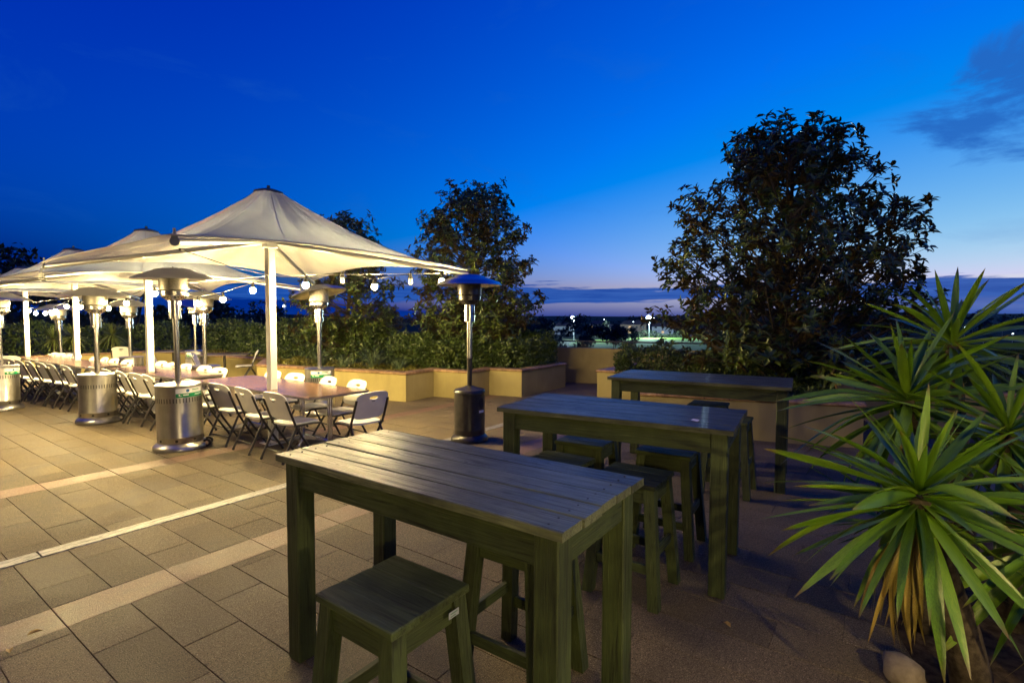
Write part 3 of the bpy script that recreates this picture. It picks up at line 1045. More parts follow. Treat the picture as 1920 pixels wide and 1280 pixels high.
def hedge(name, path, width, z0, z1, n, label, cat='hedge', leaf=0.05, seed=1, mat='hedge', top_noise=0.08):
    """clipped hedge: a dark twiggy core and leaves over its rounded surface"""
    global rng
    rng = np.random.default_rng(seed)
    root = empty(name, (path[0][0], path[0][1], z0)); o = np.array([path[0][0], path[0][1]])
    pts = [np.array(p) - o for p in path]
    seg = [np.linalg.norm(b - a) for a, b in zip(pts[:-1], pts[1:])]
    tot = sum(seg)
    h = z1 - z0
    n = int(n * 1.35)
    # leaves on the shell
    u = rng.uniform(0, tot, n)
    idx = np.searchsorted(np.cumsum(seg), u)
    idx = np.clip(idx, 0, len(seg) - 1)
    start = np.concatenate([[0], np.cumsum(seg)])[idx]
    f = (u - start) / np.array(seg)[idx]
    A = np.array(pts)
    base = A[idx] + (A[idx + 1] - A[idx]) * f[:, None]
    dv = (A[idx + 1] - A[idx]); dv /= np.linalg.norm(dv, axis=1)[:, None]
    nv = np.stack([-dv[:, 1], dv[:, 0]], 1)
    # perimeter parameter: left side, top, right side
    per = 2 * h + width
    q = rng.uniform(0, per, n)
    bulge = 0.05 * np.sin(u * 3.1 + 1) + 0.05 * np.sin(u * 7.3 + q * 2) + rng.normal(size=n) * 0.03
    side = np.where(q < h, -1.0, np.where(q > h + width, 1.0, (q - h) / width * 2 - 1))
    z = np.where(q < h, q, np.where(q > h + width, per - q, h))
    rnd_edge = np.clip((z / h - 0.8) / 0.2, 0, 1)
    lat = side * (width * 0.5 + bulge - 0.08 * rnd_edge ** 2)
    z = z + np.where(np.abs(side) < 1, bulge * 1.2 + top_noise * np.sin(u * 1.7 + 0.6) - 0.10 * np.abs(side) ** 4, 0)
    c = np.concatenate([base + nv * lat[:, None], np.maximum(z, 0.02)[:, None]], 1)
    nrm = np.concatenate([nv * side[:, None], np.where(np.abs(side) < 1, 1.0, 0.25)[:, None]], 1)
    nrm /= np.linalg.norm(nrm, axis=1)[:, None]
    c -= nrm * np.where(rng.uniform(0, 1, n) < 0.62, rng.uniform(0, 1, n) * 0.07, rng.uniform(0.05, 0.9, n) * width * 0.5)[:, None]
    c[:, 2] = np.maximum(c[:, 2], 0.01)
    # round corners
    for pv in pts[1:-1]:
        mc = int(n * 0.05)
        an = rng.uniform(0, 2 * math.pi, mc); zz = rng.uniform(0.02, 1, mc) * h
        rr_ = width * 0.5 * rng.uniform(0.75, 1.03, mc)
        c = np.concatenate([c, np.stack([pv[0] + rr_ * np.cos(an), pv[1] + rr_ * np.sin(an), zz], 1)])
        nrm = np.concatenate([nrm, np.stack([np.cos(an), np.sin(an), 0 * an + 0.3], 1)])
    # ends
    m = int(n * 0.06)
    for e, pe, s_ in ((0, pts[0], -1), (1, pts[-1], 1)):
        d_ = dv[0] if e == 0 else unit(pts[-1] - pts[-2])
        if e == 0: d_ = unit(pts[1] - pts[0])
        n_ = np.array([-d_[1], d_[0]])
        la = rng.uniform(-0.5, 0.5, m) * width; zz = rng.uniform(0.02, 1, m) * h
        ce = np.concatenate([pe + d_ * s_ * (0.02 + rng.uniform(-0.08, 0.05, m))[:, None] + n_ * la[:, None], zz[:, None]], 1)
        c = np.concatenate([c, ce]); nrm = np.concatenate([nrm, np.tile(np.array([*(d_ * s_), 0.3]), (m, 1))])
    d = rand_dirs(len(c)) + nrm * 0.7 + V(0, 0, 0.3)
    ln = leaf * rng.uniform(0.7, 1.3, len(c))
    vs, fs = leaves(c, d, nrm + rand_dirs(len(c)) * 0.8, ln, ln * 0.5)
    np_mesh('foliage', vs, fs, mat, root)
    tag(root, label, cat)
    return root

hedge('clipped_hedge', [(8.75, 10.4), (8.85, 14.2), (9.1, 19.5)], 0.9, 0.48, 1.46, 15000, 'long clipped hedge behind the umbrellas along the planter back', seed=3, leaf=0.075)
hedge('clipped_hedge', [(8.8, 9.6), (8.95, 8.1), (9.75, 7.9), (10.0, 7.1), (11.1, 7.1)], 0.95, 0.48, 1.17, 15000, 'dense dark green hedge following the stepped planter corners', seed=4, leaf=0.078)
hedge('clipped_hedge', [(10.2, 9.6), (11.2, 8.6)], 0.8, 0.48, 1.3, 5000, 'hedge standing at the foot of the narrow magnolia tree', seed=14, leaf=0.065)
hedge('clipped_hedge', [(10.75, 4.6), (11.0, 2.9), (11.3, -0.2), (11.9, -4.5)], 1.1, 0.48, 0.98, 14000, 'low dark hedge under the large magnolia tree', seed=5, leaf=0.065)
hedge('clipped_hedge', [(8.6, 21.4), (3.0, 21.6), (-4.0, 21.8)], 1.0, 0.48, 1.40, 11000, 'dark hedge closing the far left end of the terrace', seed=6, leaf=0.085)
hedge('clipped_hedge', [(12.6, 1.4), (13.2, -2.0), (13.6, -5.0)], 1.2, 0.48, 1.15, 5000, 'dark hedge beyond the yuccas at the right edge', seed=8, leaf=0.08)

def groundcover(name, regions, n, z, size, label, seed, mat='cover'):
    global rng
    rng = np.random.default_rng(seed)
    cs = []
    for poly, share in regions:
        poly = np.array(poly)
        lo, hi = poly.min(0), poly.max(0)
        m = int(n * share); got = []
        while len(got) < m:
            p = rng.uniform(lo, hi, (m, 2))
            x, y = p[:, 0], p[:, 1]
            ins = np.zeros(m, bool); j = len(poly) - 1
            for i in range(len(poly)):
                xi, yi = poly[i]; xj, yj = poly[j]
                cond = ((yi > y) != (yj > y)) & (x < (xj - xi) * (y - yi) / (yj - yi + 1e-12) + xi)
                ins ^= cond; j = i
            got.extend(p[ins].tolist())
        p = np.array(got[:m])
        zz = z + (0.05 + 0.04 * np.sin(p[:, 0] * 5) * np.cos(p[:, 1] * 4) + 0.03 * np.sin(p[:, 1] * 11)) * rng.uniform(0.2, 1.3, m)
        cs.append(np.concatenate([p, zz[:, None]], 1))
    c = np.concatenate(cs)
    d = rand_dirs(len(c)) + V(0, 0, 0.5)
    ln = size * rng.uniform(0.6, 1.4, len(c))
    vs, fs = leaves(c, d, rand_dirs(len(c)) + V(0, 0, 1.2), ln, ln * 0.55)
    return tag(np_mesh(name, vs, fs, mat), label, 'ground cover', kind='stuff')
groundcover('ground_cover', [([(7.7, 13.4), (6.75, 12.0), (7.6, 8.15), (8.5, 8.2), (8.65, 9.6), (8.3, 10.4), (8.4, 13.6)], 0.7), ([(7.65, 14.2), (8.4, 14.2), (8.5, 19.6), (7.25, 19.6)], 0.3)], 15000, 0.5, 0.06, 'low yellow green ground cover filling the stepped planter', 9)
groundcover('ground_cover', [([(10.75, 3.3), (7.8, 2.75), (8.5, 0.45), (10.6, 0.65), (10.6, 2.5)], 1.0)], 7000, 0.5, 0.055, 'sparse dark ground cover in the planter behind the third bar table', 10, 'hedge')

def tuft(loc, n, length, label, seed, mat='tuft', name='grass_tuft', width=0.022, group=None):
    r = random.Random(seed)
    root = empty(name, loc)
    mb = MB()
    for i in range(n):
        a = r.uniform(0, 2 * math.pi); tilt = abs(r.gauss(0.42, 0.28)); l = length * r.uniform(0.6, 1.1)
        d0 = V(math.cos(a), math.sin(a), 0); s = V(-math.sin(a), math.cos(a), 0)
        prev = None; vs = []
        for k in range(4):
            t = k / 3
            ang = tilt + 0.45 * t * t
            p = d0 * (0.02 + l * t * math.sin(ang)) + V(0, 0, l * t * math.cos(ang))
            w = width * (1 - t) ** 0.7 * 0.5 + 0.0008
            vs += [p - s * w, p + s * w]
        mb.add(vs, [(0, 1, 3, 2), (2, 3, 5, 4), (4, 5, 7, 6)])
    mb.build('blades', mat, root)
    tag(root, label, 'plant', group)
    return root
tuft((7.35, 10.85, 0.5), 90, 0.62, 'spiky grass tuft nearest the leaning steel heater in the planter', 1)
tuft((7.35, 10.0, 0.5), 90, 0.52, 'low grey green grass tuft between two taller tufts in planter', 2)
tuft((7.75, 9.45, 0.5), 120, 0.80, 'tallest grey green grass tuft in the stepped planter', 3)
tuft((8.0, 8.85, 0.5), 70, 0.5, 'drooping grass tuft beside the stepped hedge', 4)

def cordyline(loc, trunk_h, n, length, label, seed, heads=((0, 0, 0),)):
    r = random.Random(seed)
    root = empty('cordyline', loc)
    mb = MB(); mb.tube([(0, 0, 0), (0.03, 0.02, trunk_h * 0.5), (0, 0, trunk_h)], [0.06, 0.05, 0.05], 8)
    mb.build('trunk', 'bark', root, True)
    mb = MB()
    for hx, hy, hz in heads:
        for i in range(n):
            a = r.uniform(0, 2 * math.pi); el = math.asin(r.uniform(-0.75, 0.98)); l = length * r.uniform(0.75, 1.1)
            d0 = V(math.cos(a) * math.cos(el), math.sin(a) * math.cos(el), math.sin(el)); s = unit(np.cross(d0, V(0, 0, 1)))
            vs = []
            for k in range(4):
                t = k / 3
                p = V(hx, hy, trunk_h + hz) + d0 * l * t + V(0, 0, -0.25 * l * t * t)
                w = (0.045 * (0.35 + 1.3 * t) * (1 - t)) * 0.5 + 0.001
                vs += [p - s * w, p + s * w]
            mb.add(vs, [(0, 1, 3, 2), (2, 3, 5, 4), (4, 5, 7, 6)])
    mb.build('crown', 'cordyline', root)
    tag(root, label, 'plant')
    return root
cordyline((4.62, 20.35, 0.5), 0.55, 130, 0.62, 'two headed cordyline on a short trunk left of second heater pole', 1, ((0, 0, 0), (0.42, -0.25, 0.1)))
cordyline((6.1, 20.4, 0.5), 0.65, 170, 0.72, 'round headed cordyline behind the second steel heater pole', 2)
cordyline((2.75, 20.3, 0.5), 0.1, 70, 0.6, 'low bright cordyline at the left edge behind the chairs', 3)

# ------------------------------------------------------------------ trees beyond the terrace
def far_tree(name, base, height, spread, n, label, seed, leaf=0.45, trunk_frac=0.35, mat='darkleaf', cat='tree'):
    global rng
    rng = np.random.default_rng(seed)
    r = random.Random(seed)
    root = empty(name, base)
    mb = MB()
    mb.tube([(0, 0, 0), (0.1, 0.05, height * 0.3), (-0.05, 0.1, height * 0.75)], [height * 0.022, height * 0.016, height * 0.006], 7)
    blobs = []
    for i in range(16):
        a = r.uniform(0, 2 * math.pi); h = r.uniform(trunk_frac, 0.92)
        rr = spread * r.uniform(0.15, 0.85) * math.sqrt(max(0.12, 1 - ((h - 0.55) / 0.5) ** 2))
        c = V(rr * math.cos(a), rr * math.sin(a), h * height)
        blobs.append((c, spread * r.uniform(0.24, 0.42)))
        mb.tube([(0, 0, height * (h * 0.55)), c * V(0.5, 0.5, 0.85), c], [height * 0.008, height * 0.005, height * 0.002], 4, caps=False)
    mb.build('trunk', 'bark', root, True)
    cs = []
    for c, b in blobs:
        m = n // 16
        cs.append(c + rand_dirs(m) * (b * rng.uniform(0.25, 1.0, m) ** 0.5)[:, None] * V(1, 1, 0.72))
    vs, fs = quads_cloud(np.concatenate(cs), leaf, 0.6)
    np_mesh('crown', vs, fs, mat, root)
    tag(root, label, cat)
    return root
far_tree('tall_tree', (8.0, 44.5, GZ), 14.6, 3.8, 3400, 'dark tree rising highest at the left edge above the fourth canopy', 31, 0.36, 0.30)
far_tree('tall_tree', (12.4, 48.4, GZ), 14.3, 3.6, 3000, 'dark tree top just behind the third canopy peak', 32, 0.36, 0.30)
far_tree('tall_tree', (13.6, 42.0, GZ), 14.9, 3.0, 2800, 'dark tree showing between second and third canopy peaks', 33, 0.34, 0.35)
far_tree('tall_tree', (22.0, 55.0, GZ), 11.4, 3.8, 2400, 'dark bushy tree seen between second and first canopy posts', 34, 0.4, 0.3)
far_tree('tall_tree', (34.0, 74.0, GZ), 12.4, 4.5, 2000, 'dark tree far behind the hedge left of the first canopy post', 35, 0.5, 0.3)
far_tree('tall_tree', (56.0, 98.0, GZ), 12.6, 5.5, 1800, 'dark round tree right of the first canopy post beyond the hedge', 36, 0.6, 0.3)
far_tree('park_tree', (98, 62, GZ), 9.6, 6.0, 2000, 'dark tree mass beyond the parapet left of the bright floodlights', 41, 0.7, 0.2)
far_tree('park_tree', (108, 57, GZ), 10.2, 6.5, 2000, 'tallest dark tree beyond the parapet under the left floodlight', 42, 0.7, 0.2)
far_tree('park_tree', (118, 53, GZ), 8.2, 5.0, 1600, 'lower dark tree beyond the parapet between the two floodlights', 43, 0.7, 0.2)
far_tree('park_tree', (150, 62, GZ), 7.0, 3.2, 900, 'small loose tree in front of the lit playing field', 44, 0.6, 0.25, 'litleaf')
far_tree('park_tree', (170, 75, GZ), 6.0, 2.6, 700, 'small tree beside the white car near the field', 45, 0.6, 0.25, 'litleaf')
far_tree('park_tree', (232, 110, GZ), 8.0, 5.0, 800, 'pale lit tree before the brick house across the park', 46, 0.8, 0.2, 'litleaf')

def treeline():
    global rng
    rng = np.random.default_rng(77)
    cs = []; sz = []
    for i in range(420):
        a = rad(rng.uniform(-32, 104))
        dist = rng.uniform(330, 620)
        h = rng.uniform(6, 11.5) + (3.0 if a < rad(2) else 0)
        if rad(10) < a < rad(28) and dist < 420:
            dist += 120
        c = V(dist * math.cos(a), dist * math.sin(a), GZ + h * 0.55 + max(0, (dist - 520) * 0.02))
        m = 60
        cs.append(c + rand_dirs(m) * rng.uniform(0.2, 1, (m, 1)) ** 0.5 * V(h * 0.5, h * 0.5, h * 0.52))
        sz.append(np.full(m, h * 0.2))
    vs, fs = quads_cloud(np.concatenate(cs), np.concatenate(sz), 0.7)
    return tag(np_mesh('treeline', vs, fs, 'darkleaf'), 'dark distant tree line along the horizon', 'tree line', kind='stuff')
treeline()
def park_hedge():
    """the scrub lit behind the playing field"""
    global rng
    rng = np.random.default_rng(78)
    n = 2600
    a = np.radians(rng.uniform(10, 27, n)); d = rng.uniform(268, 282, n)
    c = np.stack([d * np.cos(a), d * np.sin(a), GZ + rng.uniform(0, 1, n) ** 1.3 * (2.6 + 1.2 * np.sin(a * 90))], 1)
    vs, fs = quads_cloud(c, 0.9, 0.7)
    return tag(np_mesh('park_scrub', vs, fs, 'litleaf'), 'grey green scrub along the far side of the lit field', 'scrub', kind='stuff')
park_hedge()

# ------------------------------------------------------------------ houses across the park
def house(loc, rz, w, d, h, label, wall='house_wall', lit=(1,), storeys=1):
    root = empty('house', loc, rz)
    mb = MB(); mb.box(-w / 2, w / 2, -d / 2, d / 2, 0, h); mb.build('wall', wall, root)
    mb = MB()
    e = 0.5; rh = d * 0.28
    mb.add([(-w / 2 - e, -d / 2 - e, h + .02), (w / 2 + e, -d / 2 - e, h + .02), (w / 2 + e, d / 2 + e, h + .02), (-w / 2 - e, d / 2 + e, h + .02), (-w / 2 + d * 0.3, 0, h + rh), (w / 2 - d * 0.3, 0, h + rh)],
           [(0, 1, 5, 4), (2, 3, 4, 5), (1, 2, 5), (3, 0, 4), (3, 2, 1, 0)])
    mb.build('roof', 'roof', root)
    nwin = max(2, int(w / 3.2)); k = 0
    for s_ in range(storeys):
        for i in range(nwin):
            x = -w / 2 + (i + 0.5) * w / nwin
            z = 0.9 + s_ * 2.8
            mb = MB(); mb.box(x - 0.7, x + 0.7, -d / 2 - 0.06, -d / 2 + 0.02, z, z + 1.2)
            o = mb.build('window', 'window_lit' if k in lit else 'window_dark', root)
            k += 1
    tag(root, label, 'house')
    return root
FZ = rad(-68)
house((268, 124, GZ), FZ, 15, 9, 3.4, 'low brick house with a dark roof left of the bright floodlight', 'house_wall', (2, 3))
house((292, 120, GZ), FZ, 15, 9, 5.8, 'two storey brick house with lit windows beside the bright floodlight', 'house_wall', (0, 1, 5), 2)
house((300, 105, GZ), FZ, 12, 8, 4.6, 'pale house just right of the bright floodlight mast', 'house_pale', (1,), 2)
house((262, 150, GZ), FZ, 11, 8, 4.8, 'pale gabled house among dark trees left of the brick house', 'house_pale', (), 1)
house((330, 160, GZ + 2), FZ, 14, 9, 3.2, 'pale roofed house highest on the slope across the park', 'house_pale', (0,), 1)

def mast(loc, h, label, heads=1, rr=0.55, lit=True, mat='flood'):
    root = empty('floodlight_mast', loc)
    mb = MB(); mb.cyl((0, 0, 0), (0, 0, h), 0.16, 0.09, 8); mb.build('mast_pole', 'mast', root, True, 40)
    mb = MB(); mb.box(-0.08, 0.08, -1.2 * rr, 1.2 * rr, h - 0.1, h); mb.build('cross_arm', 'mast', root)
    for i in range(heads):
        y = (i - (heads - 1) / 2) * rr * 1.4
        mb = MB(); mb.lathe([(0.05, 0.22 * rr), (rr * 0.6, 0.05), (rr * 0.68, -0.35 * rr), (rr * 0.62, -0.42 * rr)], 14, (0, y, h + 0.05 + rr * 0.42)); mb.build('lamp_housing', 'mast', root, True, 40)
        mb = MB(); mb.lathe([(0.0, 0.5 * rr), (0.35 * rr, 0.36 * rr), (0.5 * rr, 0), (0.35 * rr, -0.36 * rr), (0.0, -0.5 * rr)], 10, (-0.55 * rr, y, h + 0.05 + rr * 0.1)); mb.build('lamp', mat if lit else 'mast', root, True)
    tag(root, label, 'floodlight')
    return root
mast((241.9, 91.2, GZ), 9.6, 'brightest floodlight mast standing behind the lit playing field', 1, 1.9)
mast((194.3, 106.4, GZ), 9.6, 'bright floodlight above dark trees left of the houses', 1, 1.5)
mast((270.8, 68.0, GZ), 11.0, 'floodlight shining through the left edge of the large magnolia', 1, 1.1)
mast((89.3, 150.2, GZ), 13.0, 'floodlight mast seen right of the first canopy post', 1, 0.7, mat='street')
mast((148.3, 136.5, GZ), 10.9, 'floodlight mast seen between the two smaller magnolias', 1, 0.9, mat='street')
mast((121.9, 139.0, GZ), 10.6, 'floodlight mast glimpsed through the left magnolia crown', 1, 0.8, mat='street')
mast((78.0, 149.1, GZ), 13.4, 'unlit mast against the sky left of first canopy post', 1, 0.7, False)
def street_lamp(loc, h, label, r=0.3):
    root = empty('street_lamp', loc)
    mb = MB(); mb.tube([(0, 0, 0), (0, 0, h * 0.9), (-0.3, 0, h)], [0.1, 0.07, 0.05], 6); mb.build('pole', 'mast', root, True)
    mb = MB(); mb.lathe([(0, -r * 0.6), (r, 0), (0, r * 0.4)], 8, (-0.4, 0, h)); mb.build('lamp', 'street', root, True)
    tag(root, label, 'street lamp')
LAMPS = [(360, -8.0, 6.8, 'pale street lamp far right near the frame edge'), (300, -5.7, 6.1, 'white street lamp just right of the tallest yucca leaves'),
         (300, -3.8, 6.2, 'warm street lamp touching the right yucca leaves'), (210, -6.9, 3.6, 'lowest street lamp at the right above the hedge'),
         (330, 28.8, 8.0, 'pair lamp on the slope right of the left floodlight'), (300, 22.3, 7.5, 'small lamp above the brick houses'),
         (190, 33.5, 5.5, 'dim lamp in the trees beside the narrow magnolia'),
         (260, 31.6, 4.2, 'lower of two lamps left of the left floodlight'), (380, 25.4, 8.6, 'highest small lamp between the two floodlights'),
         (350, 17.0, 8.2, 'small lamp right of the bright floodlight'), (420, -6.2, 9.6, 'highest tiny lamp on the right skyline'),
         (250, -1.6, 6.0, 'lamp just left of the tallest yucca leaves'), (280, -8.6, 4.0, 'low lamp at the extreme right edge')]
for d_, a_, h_, lb in LAMPS:
    street_lamp((d_ * math.cos(rad(a_)), d_ * math.sin(rad(a_)), GZ), h_, lb, 0.0011 * d_)

def car(loc, rz, label):
    root = empty('parked_car', loc, rz)
    mb = MB()
    prof = [(-2.1, 0.35), (-2.1, 0.85), (-1.5, 0.95), (-0.9, 1.42), (0.6, 1.42), (1.2, 0.98), (2.0, 0.85), (2.1, 0.4)]
    n = len(prof)
    vs = [(x, -0.85, z) for x, z in prof] + [(x, 0.85, z) for x, z in prof]
    fs = [(i, (i + 1) % n, n + (i + 1) % n, n + i) for i in range(n)] + [tuple(range(n))[::-1], tuple(range(n, 2 * n))]
    mb.add(vs, fs); mb.build('body', 'car', root)
    for sx_ in (-1.3, 1.3):
        for sy_ in (-0.86, 0.86):
            mb = MB(); mb.cyl((sx_, sy_ - 0.1, 0.33), (sx_, sy_ + 0.1, 0.33), 0.33, n=12); mb.build('wheel', 'rubber', root, True, 40)
    for sy_ in (-0.87, 0.87):
        mb = MB(); mb.add([(-0.85, sy_, 1.0), (0.95, sy_, 1.0), (0.5, sy_, 1.34), (-0.75, sy_, 1.34)], [(0, 1, 2, 3)]); mb.build('side_window', 'window_dark', root)
    tag(root, label, 'car')
car((196, 88, GZ), rad(20), 'white car parked by the small trees below the brick house')

# ================================================================== UMBRELLAS
def umbrella(loc, peak, corner, half, label, rz=0.0):
    root = empty('canopy_umbrella', loc, rz)
    # post
    mb = MB(); mb.bbox(-0.05, 0.05, -0.05, 0.05, 0.012, peak - 0.12, 0.006); mb.build('post', 'post', root)
    mb = MB(); mb.bbox(-0.13, 0.13, -0.13, 0.13, 0.002, 0.014, 0.003)
    bp = mb.build('base_plate', 'post', root)
    for sx_ in (-1, 1):
        for sy_ in (-1, 1):
            mb = MB(); mb.cyl((sx_ * 0.095, sy_ * 0.095, 0.014), (sx_ * 0.095, sy_ * 0.095, 0.026), 0.011, n=6); mb.build('bolt', 'alu', bp)
    # canopy: tensioned membrane with scalloped edges
    NA, NS = 96, 26
    r0 = 0.16
    inset = 0.34
    vs = []; fs = []
    for j in range(NS + 1):
        s_ = j / NS
        for i in range(NA):
            th = 2 * math.pi * i / NA
            c_, sn = math.cos(th), math.sin(th)
            # square boundary, edges drawn in towards the post between the corners
            B = half / max(abs(c_), abs(sn))
            m = min(abs(c_), abs(sn)) / max(abs(c_), abs(sn))         # 0 mid edge, 1 corner
            B -= inset * (1 - m * m)
            ze = corner + 0.13 * (1 - m * m)
            zt = peak - 0.05
            f = (1 - s_) ** 1.62
            z = ze + (zt - ze) * f
            # slight sag between ridges and radial tension folds
            z += -0.07 * math.sin(math.pi * s_) * (1 - m) * 0.8
            z += 0.012 * math.sin(th * 28 + 1.3 * math.sin(th * 3)) * math.sin(math.pi * min(1, s_ * 1.02)) * (0.4 + m)
            r = r0 + (B - r0) * s_
            vs.append((r * c_, r * sn, z))
    for j in range(NS):
        for i in range(NA):
            k = (i + 1) % NA
            fs.append((j * NA + i, (j + 1) * NA + i, (j + 1) * NA + k, j * NA + k))
    cn = np_mesh('canopy', vs, fs, 'canopy', root, True)
    # hem along the edge, and the seams of the panels
    edge = [V(*vs[NS * NA + i]) + V(0, 0, 0.004) for i in range(NA)]
    mb = MB(); mb.tube(edge + [edge[0]], 0.009, 5); mb.build('hem', 'seam', cn, True)
    for i0 in range(NA // 16, NA, NA // 8):
        if (i0 - NA // 8) % (NA // 4) == 0:
            continue
        mb = MB()
        pts = [V(*vs[j * NA + i0]) for j in range(0, NS + 1)]
        w = []
        for p in pts:
            t_ = unit(V(-p[1], p[0], 0)) * 0.007
            w += [p - t_ + V(0, 0, 0.005), p + t_ + V(0, 0, 0.005)]
        mb.add(w, [(2 * k, 2 * k + 1, 2 * k + 3, 2 * k + 2) for k in range(len(pts) - 1)])
        mb.build('seam', 'seam', cn)
    # cap on the peak
    mb = MB(); mb.lathe([(0.0, 0.075), (0.02, 0.075), (0.022, 0.035), (0.10, 0.02), (0.185, -0.01), (0.19, -0.03), (0.16, -0.045)], 24, (0, 0, peak - 0.035))
    mb.build('peak_cap', 'dark_cap', root, True, 50)
    # four arms to the corners with end plates
    for qx in (-1, 1):
        for qy in (-1, 1):
            cpt = V(qx * half * 0.985, qy * half * 0.985, corner - 0.045)
            mb = MB(); mb.cyl((qx * 0.05, qy * 0.05, corner + 0.33), cpt, 0.03, 0.03, 10)
            arm = mb.build('arm', 'arm', root, True, 40)
            dv = unit(V(qx, qy, -0.12))
            mb = MB(); mb.cyl(cpt - dv * 0.004, cpt + dv * 0.010, 0.040, 0.040, 14)
            mb.cyl(cpt + V(0, 0, 0.035) - dv * 0.003, cpt + V(0, 0, 0.035) + dv * 0.008, 0.026, 0.026, 12)
            mb.cyl(cpt + V(0, 0, 0.05) + dv * 0.004, cpt + V(0, 0, 0.11) + dv * 0.004, 0.012, 0.012, 6)
            mb.build('end_plate', 'end_grey', arm, True, 40)
    mb = MB(); mb.bbox(-0.075, 0.075, -0.075, 0.075, corner + 0.25, corner + 0.40, 0.006); mb.build('arm_hub', 'arm', root)
    tag(root, label, 'umbrella', 'white canopy umbrellas in a row')
    return root
POSTS = [(3.83, 6.79), (3.77, 10.74), (3.75, 14.75), (3.66, 18.5)]
umbrella((3.83, 6.79, 0), 3.47, 2.42, 1.94, 'nearest and largest white canopy umbrella over the closest dining tables')
umbrella((3.77, 10.74, 0), 3.31, 2.30, 1.87, 'second white canopy umbrella from the bar tables, half behind the nearest')
umbrella((3.75, 14.75, 0), 3.27, 2.28, 1.87, 'third white canopy umbrella from the bar tables with pale peak')
umbrella((3.66, 18.5, 0), 3.06, 2.22, 1.87, 'farthest white canopy umbrella at the left edge of the picture')

# ------------------------------------------------------------------ festoon strings
def festoon(name, anchors, bulbs, label, wire=None):
    """anchors: cable points; bulbs: (point on cable, lit)"""
    o = V(*anchors[0])
    root = empty(name, tuple(o))
    mb = MB(); mb.tube([V(*p) - o for p in anchors], 0.0055, 5); mb.build('cable', 'cable', root, True)
    for (p, lit) in bulbs:
        p = V(*p) - o
        mb = MB(); mb.lathe([(0.030, 0.030), (0.034, 0.030), (0.030, 0.050), (0.020, 0.066), (0.016, 0.106), (0.0, 0.108)], 12, tuple(p))
        sk = mb.build('socket', 'socket', root, True, 40)
        mb = MB()
        prof = [(0.0, -0.05), (0.016, -0.046), (0.031, -0.032), (0.039, -0.008), (0.037, 0.012), (0.026, 0.032), (0.016, 0.042), (0.014, 0.052)] if lit else \
               [(0.0, -0.055), (0.016, -0.05), (0.028, -0.034), (0.031, -0.014), (0.026, 0.008), (0.017, 0.03), (0.014, 0.05)]
        mb.lathe(prof, 14, tuple(p))
        mb.build('bulb', 'bulb' if lit else 'bulb_off', root, True)
    if wire:
        mb = MB(); mb.tube([V(*p) - o for p in wire], 0.003, 4); mb.build('support_wire', 'wire', root)
    tag(root, label, 'string lights', 'festoon lights between the umbrellas')
    return root
def up(p, dz=0.105): return (p[0], p[1], p[2] + dz)
S1 = [(4.154, 6.468, 2.181), (4.50, 6.123, 2.262), (4.806, 5.819, 2.171), (5.162, 5.465, 2.253), (5.472, 5.157, 2.259)]
S1 = [(x, y, z) for x, y, z in S1]
festoon('festoon_string', [(3.83, 6.73, 2.29)] + [up(p) for p in S1] + [(5.70, 4.93, 2.37)], list(zip(S1, (True, False, True, False, True))),
        'string of bulbs from the nearest canopy post towards the black heater', [(3.83, 6.73, 2.30), (5.70, 4.93, 2.38)])
S2 = [(3.823, 7.238, 2.115), (3.81, 8.082, 2.003), (3.799, 8.86, 1.957), (3.785, 9.7, 2.05), (3.774, 10.469, 2.15)]
festoon('festoon_string', [(3.83, 6.85, 2.29)] + [up(p) for p in S2] + [(3.77, 10.68, 2.28)], list(zip(S2, (True,) * 5)),
        'string of bulbs between the first and second canopy posts', [(3.83, 6.85, 2.30), (3.77, 10.68, 2.28)])
S3 = [(3.765, 11.775, 1.997), (3.76, 12.735, 1.903), (3.757, 13.5, 1.91), (3.752, 14.40, 1.95)]
festoon('festoon_string', [(3.77, 10.80, 2.25)] + [up(p) for p in S3] + [(3.75, 14.69, 2.15)], list(zip(S3, (True,) * 4)),
        'string of bulbs between the second and third canopy posts', [(3.77, 10.80, 2.26), (3.75, 14.69, 2.16)])
S4 = [(3.735, 15.322, 1.973), (3.715, 16.111, 1.866), (3.695, 16.871, 1.817), (3.675, 17.634, 1.818), (3.66, 18.2, 1.89)]
festoon('festoon_string', [(3.75, 14.81, 2.15)] + [up(p) for p in S4] + [(3.66, 18.44, 2.08)], list(zip(S4, (True,) * 5)),
        'string of bulbs between the third and fourth canopy posts', [(3.75, 14.81, 2.16), (3.66, 18.44, 2.09)])
# unseen string added behind the camera to light the yuccas and near table sides
S5_added = [(-0.85, -0.75, 1.85), (0.2, -1.5, 1.70), (1.30, -1.85, 1.55)]
festoon('festoon_string', [(-2.7, 1.5, 2.4)] + [up(p) for p in S5_added] + [(2.6, -3.0, 2.3)], list(zip(S5_added, (True, False, True))),
        'unseen string of bulbs added behind the camera for light on the yuccas')
S6_assumed = [(0.95, 8.80, 2.08), (-0.15, 8.75, 2.00), (-1.3, 8.7, 2.06)]  # unseen string, assumed out of view to light the left floor and chair backs
festoon('festoon_string', [(1.93, 8.88, 2.24)] + [up(p) for p in S6_assumed] + [(-2.72, 8.6, 2.40)], list(zip(S6_assumed, (True, True, False))),
        'unseen string of bulbs assumed from the second canopy corner for light on the left floor')
